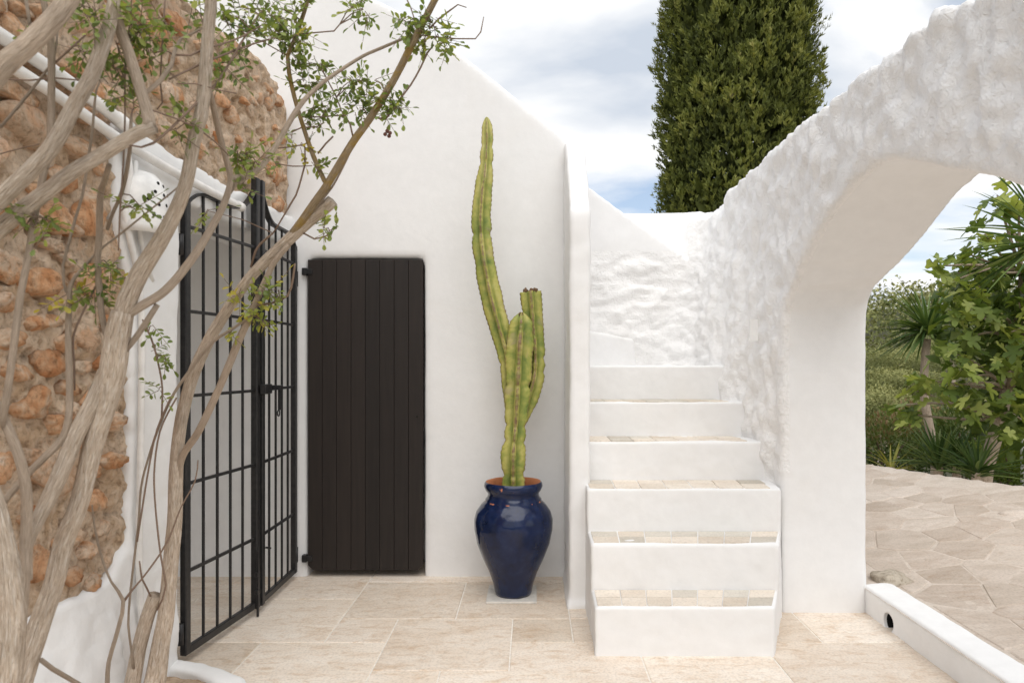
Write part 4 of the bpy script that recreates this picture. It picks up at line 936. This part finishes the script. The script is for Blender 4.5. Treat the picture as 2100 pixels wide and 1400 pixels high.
def clusters(tree, lst, seed, name):
    r_ = random.Random(seed); Lv = Leaves(); S = sample[tree.name]; tw_v, tw_f = [], []
    for (px, py, rad, D, yel) in lst:
        c = P(px, py, D); rr_ = rad/1400*D; sc_ = (D/2.2)**.5
        a_ = min(S, key=lambda q: (q-c).length)
        if .01 < (a_-c).length < .6:
            mid = (a_+c)/2+Vector((0, 0, .01)); v_, f_, _ = tube_data([a_, mid, c], [.0022, .0017, .0012], 5, cap=False); b0 = len(tw_v); tw_v += v_; tw_f += [tuple(i+b0 for i in q) for q in f_]
        for s_ in range(max(3, int(rad*.30))):
            base = c+rdir(r_)*rr_*r_.random()**.5*.85; d = (rdir(r_)+Vector((0, 0, -.35))).normalized(); Ln = r_.uniform(.045, .085)
            v_, f_, _ = tube_data([c*.6+base*.4 if s_ % 2 else base, base+d*Ln], [.0011, .0007], 4, cap=False); b0 = len(tw_v); tw_v += v_; tw_f += [tuple(i+b0 for i in q) for q in f_]
            nl = r_.choice((5, 5, 7)); sd_ = d.cross(rdir(r_)).normalized(); tint0 = min(1, max(0, r_.gauss(.42+yel, .16)))
            for k in range(nl):
                tt = 1.0 if k == nl-1 else .25+.65*(k//2)/(nl//2)
                q = base+d*Ln*tt; dd = d if k == nl-1 else (d*.55+sd_*(1 if k % 2 else -1)+rdir(r_)*.25)
                Lv.round_leaf(q, dd, rdir(r_)*.6+Vector((0, -.2, .8)), r_.uniform(.019, .029)*sc_, r_.uniform(.011, .016)*sc_, min(1, max(0, tint0+r_.uniform(-.12, .12))))
    fo = Lv.build(name, M_leaf, tree); fo['kind'] = 'stuff'
    tg = link('twigs', pyd('twigs', tw_v, tw_f, True), M_twig, tree); tg['kind'] = 'stuff'
clusters(treeA, [(185, 15, 26, 1.5, .0), (200, 40, 20, 1.5, .05), (235, 20, 24, 1.55, 0), (270, 40, 30, 1.62, .05), (300, 70, 30, 1.65, 0), (315, 110, 28, 1.66, 0), (290, 50, 26, 1.64, .1), (235, 140, 20, 1.6, 0), (230, 165, 22, 1.6, 0), (175, 110, 18, 1.55, .05), (165, 105, 14, 1.55, 0), (255, 200, 14, 1.62, 0), (370, 228, 22, 1.7, .05), (362, 265, 8, 1.7, .1), (275, 225, 12, 1.6, .05), (335, 45, 20, 1.7, .1), (395, 12, 24, 1.72, .1), (460, 150, 20, 1.8, 0), (455, 130, 12, 1.8, .0), (490, 110, 20, 1.84, 0), (505, 315, 32, 1.96, .25), (525, 330, 22, 1.98, .2), (500, 375, 16, 1.95, .1), (485, 310, 18, 1.94, .2), (195, 560, 26, 1.76, .0), (205, 590, 26, 1.77, .05), (190, 612, 18, 1.77, .05), (225, 545, 14, 1.78, .4), (75, 445, 20, 1.53, .1), (55, 460, 12, 1.53, .1), (95, 450, 12, 1.53, .15), (140, 602, 8, 1.74, .6), (275, 428, 14, 1.68, .05), (285, 420, 8, 1.7, .05), (60, 55, 8, 1.5, .05), (545, 30, 30, 1.9, .0), (520, 60, 26, 1.88, .0), (500, 20, 24, 1.88, .15), (470, 30, 18, 1.84, .1), (240, 90, 10, 1.6, 0), (465, 50, 14, 1.84, .1)], 3, 'foliage')
clusters(treeB, [(560, 15, 34, 2.26, .1), (600, 40, 34, 2.28, .12), (590, 90, 30, 2.28, .05), (610, 60, 26, 2.28, .18), (570, 60, 28, 2.26, .0), (600, 110, 22, 2.28, 0), (635, 128, 24, 2.3, 0), (655, 130, 18, 2.3, 0), (620, 10, 26, 2.28, .05), (640, 175, 24, 2.3, .05), (650, 205, 22, 2.29, 0), (645, 225, 12, 2.29, 0), (625, 165, 14, 2.3, .05), (720, 165, 14, 2.27, .05), (740, 165, 18, 2.26, .05), (768, 165, 16, 2.26, .05), (745, 195, 22, 2.26, .05), (740, 220, 22, 2.26, .05), (758, 205, 18, 2.26, .05), (685, 195, 14, 2.28, .05), (700, 225, 16, 2.27, .05), (670, 230, 12, 2.28, .05), (710, 240, 10, 2.27, .0), (800, 225, 18, 2.24, .0), (812, 205, 20, 2.24, .0), (820, 225, 14, 2.24, .0), (795, 240, 10, 2.25, .0), (835, 55, 24, 2.2, .05), (850, 75, 20, 2.2, .05), (885, 45, 22, 2.18, .05), (870, 85, 16, 2.19, .1), (895, 75, 18, 2.18, .05), (825, 40, 14, 2.2, .0), (925, 85, 16, 2.18, .05), (915, 95, 12, 2.18, .1), (895, 60, 14, 2.18, .05), (725, 12, 18, 2.24, .05), (745, 20, 14, 2.24, .05), (755, 32, 9, 2.24, .1), (640, 340, 12, 2.31, .0), (635, 262, 14, 2.3, .0), (598, 285, 9, 2.31, .0), (615, 300, 7, 2.31, .55), (668, 468, 16, 2.36, .05), (685, 470, 8, 2.36, .0), (540, 605, 22, 2.36, .25), (525, 620, 18, 2.36, .4), (530, 650, 18, 2.36, .45), (560, 600, 20, 2.35, .1), (490, 605, 14, 2.37, .4), (545, 665, 12, 2.36, .3), (570, 595, 14, 2.35, .05), (475, 680, 10, 2.36, .25), (312, 668, 10, 2.34, .05), (318, 720, 10, 2.34, .0), (335, 730, 10, 2.34, .05), (325, 800, 6, 2.35, .05), (425, 432, 12, 2.0, .1), (480, 65, 14, 2.2, .1), (568, 340, 8, 2.33, .05), (605, 75, 16, 2.2, .2)], 4, 'foliage')
# small dried seed pod hanging on a thread
q = P(795, 274, 2.24); bm = bmesh.new()
for k in range(4):
    bmesh.ops.create_icosphere(bm, subdivisions=2, radius=.0065, matrix=Matrix.Translation(q+Vector((.009*math.cos(k*1.7), .004*k-.006, .007*math.sin(k*1.7)))))
sp_ = link('seed_pod', bm_mesh(bm, 'seed_pod', True), plain('pod', (.14, .06, .045), .8), treeB)
v_, f_, _ = tube_data([q, P(796, 250, 2.245)], [.0008, .0008], 4); link('pod_stalk', pyd('pod_stalk', v_, f_), M_twig, treeB)

# ------------------------------------------------------------------ cypress
cyp = tag(empty('cypress_tree', (2.71, 9.0, -.45)), 'tall dense dark green columnar cypress behind the stair wall', 'tree')
tube('trunk', [Vector((2.71, 9, -.5)), Vector((2.72, 9, 1)), Vector((2.70, 9, 4)), Vector((2.71, 9, 8))], [.2, .16, .11, .03], M_bark, cyp, sides=12, rough=.1)
rc = random.Random(9); Lv = Leaves()
def cyr(z):
    return float(np.interp(z, [0, 1.0, 2.6, 3.4, 4.2, 5.2, 6.2, 7.5, 8.8, 9.8, 10.2], [.5, .85, .95, .97, .98, .97, .93, .80, .55, .2, .02]))
for k in range(30000):
    z = rc.uniform(.3, 10.1)**1.0; th = rc.uniform(0, 2*math.pi); rr_ = cyr(z)
    lump = noise.noise(Vector((math.cos(th)*3.0, math.sin(th)*3.0, z*1.7)))*.20+noise.noise(Vector((math.cos(th)*7, math.sin(th)*7, z*3.6)))*.15
    depth = 1-abs(rc.gauss(0, .13))
    p_ = Vector((2.71+rr_*(depth+lump)*math.cos(th), 9+rr_*(depth+lump)*math.sin(th), z))
    out = Vector((math.cos(th), math.sin(th), 0)); d0 = (out*.55+Vector((0, 0, .8))+rdir(rc)*.35).normalized()
    tb = min(1, max(0, .45+1.5*lump+rc.gauss(0, .13)-(1-depth)*.5))  # light and shade put into the tint: raised clumps paler, crevices darker
    for q in range(7):
        d = (d0+rdir(rc)*.60).normalized(); b0 = p_+d0*rc.uniform(0, .07)
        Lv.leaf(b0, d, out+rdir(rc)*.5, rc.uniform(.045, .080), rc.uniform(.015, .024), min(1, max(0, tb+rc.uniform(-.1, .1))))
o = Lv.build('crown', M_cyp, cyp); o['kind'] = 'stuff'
# dense core foliage, tinted darker
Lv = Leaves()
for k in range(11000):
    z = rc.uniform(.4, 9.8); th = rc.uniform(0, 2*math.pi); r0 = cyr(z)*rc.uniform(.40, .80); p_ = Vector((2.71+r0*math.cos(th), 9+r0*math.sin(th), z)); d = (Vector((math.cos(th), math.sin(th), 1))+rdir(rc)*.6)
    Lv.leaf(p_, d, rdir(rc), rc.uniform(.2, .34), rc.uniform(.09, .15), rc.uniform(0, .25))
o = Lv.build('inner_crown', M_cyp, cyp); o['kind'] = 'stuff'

# ------------------------------------------------------------------ plants beyond the terrace
def at(px, py, D): return P(px, py, D)
# yucca-like leaf, unit length along +X
v, f = [], []; K = 7
for k in range(K+1):
    t_ = k/K; w_ = .045*(1-t_)**.6*(.6+.4*min(1, t_*4)); z = -.18*t_*t_
    v += [(t_, -w_, z+w_*.5), (t_, 0, z), (t_, w_, z+w_*.5)]
for k in range(K):
    for s_ in (0, 1): a = k*3+s_; f.append((a, a+1, a+4, a+3))
YL = pyd('leaf', v, f, True); YL.materials.append(M_yuc)
AL = YL.copy(); AL.materials.clear(); AL.materials.append(M_agave)
ry = random.Random(17)
def rosette(root, c, n_, Ln, up, me_=YL, droop=False, spread=1.0):
    for k in range(n_):
        az = ry.uniform(0, 2*math.pi); el = ry.uniform(-.55 if droop else .15, 1.35)*up
        o = bpy.data.objects.new('leaf', me_); col.objects.link(o); o.location = c+Vector((math.cos(az), math.sin(az), 0))*.02*spread+Vector((0, 0, ry.uniform(-.06, .04)))
        o.rotation_euler = (ry.uniform(-.3, .3), -el, az); s_ = Ln*ry.uniform(.75, 1.1); o.scale = (s_, s_*.85, s_); setparent(o, root)
D = 8.2; tp = [at(1920, 960, D), at(1914, 915, D), at(1905, 870, D), at(1894, 800, D), at(1897, 745, D), at(1901, 695, D)]
yt = tag(empty('yucca_tree', (tp[0].x, D, tp[0].z-.3)), 'tree yucca with a bare brown trunk and one spiky green head', 'plant')
tp = [tp[0]+Vector((0, 0, -.7))]+tp
tube('trunk', tp, [.062, .058, .054, .050, .046, .044, .046], M_bark_s, yt, sides=12, rough=.1); rosette(yt, at(1901, 676, D), 150, .66, 1.0, droop=True)
D = 5.3; c = at(2150, 495, D)
yp = tag(empty('spiky_yucca', (c.x, D, -.3)), 'large yucca with long stiff dark leaves poking out beside the fig tree', 'plant')
tube('trunk', [Vector((c.x, D, -.5)), Vector((c.x+.05, D, .8)), c], [.09, .08, .07], M_bark_s, yp, sides=12, rough=.1); rosette(yp, c, 80, .72, 1.0, droop=True)
for (px, py, D, Ln, lab, me_, n_) in ((1925, 955, 6.7, .50, 'low spiky yucca clump at the terrace edge below the tree yucca', YL, 70), (2003, 968, 6.0, .44, 'low spiky yucca rosette at the terrace edge beside the fig trunk', YL, 70), (1962, 955, 6.8, .46, 'low dark yucca wedged between two other yuccas at the terrace edge', YL, 56), (1828, 958, 7.0, .36, 'small yellow-edged agave at the terrace edge near the pillar', AL, 14)):
    c = at(px, py, D); g = tag(empty('agave' if me_ is AL else 'yucca', c-Vector((0, 0, .15))), lab, 'plant'); tube('base', [c-Vector((0, 0, .5)), c], [.04, .04], M_bark_s, g, sides=8); rosette(g, c, n_, Ln, 1.0, me_)
# fig tree
fv = [(0, 0, 0)]; outline = [(.02, .05), (-.02, .30), (.14, .44), (.22, .26), (.34, .22), (.40, .42), (.60, .48), (.68, .34), (.58, .20), (.72, .15), (.88, .14), (1.02, 0)]
full = outline+[(x, -y) for x, y in outline[-2::-1]]
fv = [(0.02, 0, 0), (.5, 0, 0)]+[(x, y, .22*abs(y)-.10*x*x) for x, y in full]
ff = [(1, 2+k, 3+k) for k in range(len(full)-1)]+[(1, 2+len(full)-1, 0), (1, 0, 2)]
FL = pyd('leaf', fv, ff, True); FL.materials.append(M_fig)
FL2 = FL.copy()
for v_ in FL2.vertices: v_.co.z += .16*math.sin(v_.co.x*3)*v_.co.y-.12*v_.co.x
D = 6.3; base = Vector((at(2015, 985, D).x, D, -.4)); fig = tag(empty('fig_tree', base), 'leafy fig tree with broad lobed leaves seen through the arch', 'tree')
tube('trunk', [base, at(2018, 985, D), at(2030, 930, D), at(2045, 880, D), at(2065, 800, D), at(2085, 700, D), at(2095, 560, D)], [.085, .07, .062, .06, .05, .04, .02], M_bark_s, fig, sides=12, rough=.1)
rf = random.Random(31)
tips = [(1930, 545, 6.0), (1955, 575, 6.0), (1985, 520, 6.1), (2020, 480, 6.1), (2060, 440, 6.2), (2045, 400, 6.2), (2090, 420, 6.2), (1960, 640, 6.0), (2000, 600, 6.0), (2040, 560, 6.0), (2085, 520, 6.1), (1945, 720, 6.0), (1990, 690, 5.9), (2040, 650, 5.9), (2090, 620, 5.9), (1905, 780, 6.1), (1870, 850, 6.4), (1850, 830, 6.5), (1880, 800, 6.3), (1950, 790, 5.9), (2000, 770, 5.8), (2050, 740, 5.8), (2095, 720, 5.8), (1980, 835, 6.0), (2030, 830, 5.9), (2080, 810, 5.8), (2060, 870, 5.9), (2095, 860, 5.9), (2120, 760, 5.9), (2130, 650, 6), (2130, 560, 6.1), (1965, 560, 6.1), (2075, 680, 5.85), (2010, 640, 5.9), (1975, 740, 5.9)]
hub = [at(2065, 800, 6.3), at(2085, 700, 6.3), at(2050, 860, 6.3), at(2095, 560, 6.3)]
nleaf = 0
for px, py, D in tips:
    c = at(px, py, D); h_ = min(hub, key=lambda q: (q-c).length); mid = (h_+c)/2+Vector((rf.uniform(-.05, .05), rf.uniform(-.1, .1), rf.uniform(-.02, .1)))
    tube('branch', [h_, mid, c], [.02, .013, .006], M_bark_s, fig, sides=6)
    for k in range(8):
        if nleaf >= 296: break
        nleaf += 1; o = bpy.data.objects.new('leaf', FL if rf.random() < .5 else FL2); col.objects.link(o); o.location = c+rdir(rf)*rf.uniform(.02, .17)
        o.rotation_euler = (rf.uniform(-.8, .8), rf.uniform(.0, 1.0), rf.uniform(0, 2*math.pi)); s_ = rf.uniform(.10, .19); o.scale = (s_, s_, s_); setparent(o, fig)
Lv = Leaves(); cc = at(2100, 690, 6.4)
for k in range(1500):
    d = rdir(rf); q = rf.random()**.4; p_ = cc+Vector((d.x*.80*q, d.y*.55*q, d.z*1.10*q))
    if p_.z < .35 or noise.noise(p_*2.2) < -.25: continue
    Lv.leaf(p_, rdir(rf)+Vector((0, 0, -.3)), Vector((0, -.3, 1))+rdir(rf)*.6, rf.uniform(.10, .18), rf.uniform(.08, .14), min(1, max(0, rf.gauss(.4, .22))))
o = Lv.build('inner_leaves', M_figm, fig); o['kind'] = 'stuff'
# shrubs
def shrub(px, py, D, rx, rz, n_, ls, m, label, seed, tint=.45):
    r_ = random.Random(seed); c = at(px, py, D); g = tag(empty('shrub', (c.x, D, -.45)), label, 'shrub'); Lv = Leaves()
    for k in range(n_):
        d = rdir(r_); q = r_.random()**.33; lump = 1+.35*noise.noise(d*2.2+Vector((seed, 0, 0))); p_ = c+Vector((d.x*rx*q*lump, d.y*rx*q*lump, d.z*rz*q*lump))
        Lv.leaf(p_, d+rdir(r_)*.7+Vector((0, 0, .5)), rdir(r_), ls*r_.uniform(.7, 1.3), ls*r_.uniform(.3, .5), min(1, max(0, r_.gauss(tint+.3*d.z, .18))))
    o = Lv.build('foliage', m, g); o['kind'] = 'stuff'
    for k in range(5):
        a = k*1.3; tube('stem', [Vector((c.x, D, -.5)), c+Vector((math.cos(a)*rx*.3, math.sin(a)*rx*.3, -rz*.3)), c+Vector((math.cos(a)*rx*.6, math.sin(a)*rx*.6, rz*.3))], [.02, .014, .006], M_twig, g, sides=6)
shrub(1815, 915, 9.5, .55, .42, 2600, .07, M_shrub, 'brown-green bush just beyond the terrace near the pillar', 1, .55)
shrub(1870, 890, 11, .65, .45, 2200, .08, M_shrub, 'russet twiggy bush behind the tree yucca trunk', 2, .78)
shrub(2075, 955, 7.4, .42, .36, 2400, .07, M_grassy, 'light green feathery bush beside the white post', 3, .5)
shrub(1985, 905, 9.5, .7, .5, 2400, .09, M_shrub, 'dark green bush in the shade behind the fig trunk', 4, .25)
shrub(2120, 880, 8.8, .6, .6, 2200, .09, M_grassy, 'pale leafy bush behind the white post', 5, .35)
q = at(2097, 900, 7.2)
tag(tube('white_post', [Vector((q.x, 7.2, -.6)), q], [.022, .022], M_white, None, sides=10), 'thin white post standing beside the light green bush', 'post')
# pines on the slope
def pine(px, py, D, rx, rz, label, seed):
    r_ = random.Random(seed); c = at(px, py, D); zg = gz(c.x, c.y); g = tag(empty('pine_tree', (c.x, c.y, zg)), label, 'tree', 'pines on the slope'); Lv = Leaves()
    for k in range(8500):
        d = rdir(r_); d.z = d.z*.9+.1; q = r_.random()**.3; lump = 1+.5*noise.noise(d*2.4+Vector((seed, 0, 0))); p_ = c+Vector((d.x*rx*q*lump, d.y*rx*q*lump, d.z*rz*q*lump))
        Lv.leaf(p_, d*.4+rdir(r_)+Vector((0, 0, .3)), d+rdir(r_)*.5, r_.uniform(.09, .18), r_.uniform(.03, .06), min(1, max(0, r_.gauss(.45+.35*d.z, .15))))  # toplight put into the leaf tint: upper crown paler, underside darker
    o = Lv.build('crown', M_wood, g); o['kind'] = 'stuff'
    tube('trunk', [Vector((c.x, c.y, zg-.3)), Vector((c.x+.2, c.y, (zg+c.z)/2)), c], [.16, .13, .07], M_bark, g, sides=10, rough=.1)
pine(1830, 790, 30, 1.9, .75, 'umbrella pine with a flat green crown on the slope, lowest of three', 1)
pine(1845, 745, 42, 2.6, 1.0, 'umbrella pine with a flat green crown on the slope, middle of three', 2)
pine(1800, 842, 24, 1.6, .8, 'dark bushy pine on the slope behind the brown-green bush', 3)
pine(1950, 720, 48, 3.0, 1.2, 'wide pine high on the slope behind the tree yucca', 4)
# woodland on the hill
rw = random.Random(77); Lv = Leaves()
spots = []
for k in range(1900):
    a = R(rw.uniform(12, 46)); r = rw.uniform(36, 190); x, y = r*math.sin(a), r*math.cos(a); z = gz(x, y); s_ = rw.uniform(1.8, 4.6)*(.75+.25*min(1, r/90))
    if any((x-p_[0])**2+(y-p_[1])**2 < (.62*(s_+p_[2]))**2 for p_ in spots): continue
    spots.append((x, y, s_))
    c = Vector((x, y, z+s_*.55)); tb = rw.gauss(.42, .30); fs_ = min(1, max(.36, r/120)); nl = int(90/fs_**1.35) if r < 120 else 70
    for q in range(nl):
        d = rdir(rw); d.z = abs(d.z)*1.2-.35; lump = 1+.6*noise.noise(d*2.2+c); p_ = c+Vector((d.x*s_, d.y*s_, d.z*s_*.9))*lump*rw.uniform(.8, 1.0)
        Lv.leaf(p_, d*.3+rdir(rw), d+rdir(rw)*.35, s_*fs_*rw.uniform(.15, .28), s_*fs_*rw.uniform(.08, .15), min(1, max(0, tb+.25*d.z+rw.uniform(-.15, .15))))  # crown shading put into the tint: tops paler, lower leaves darker
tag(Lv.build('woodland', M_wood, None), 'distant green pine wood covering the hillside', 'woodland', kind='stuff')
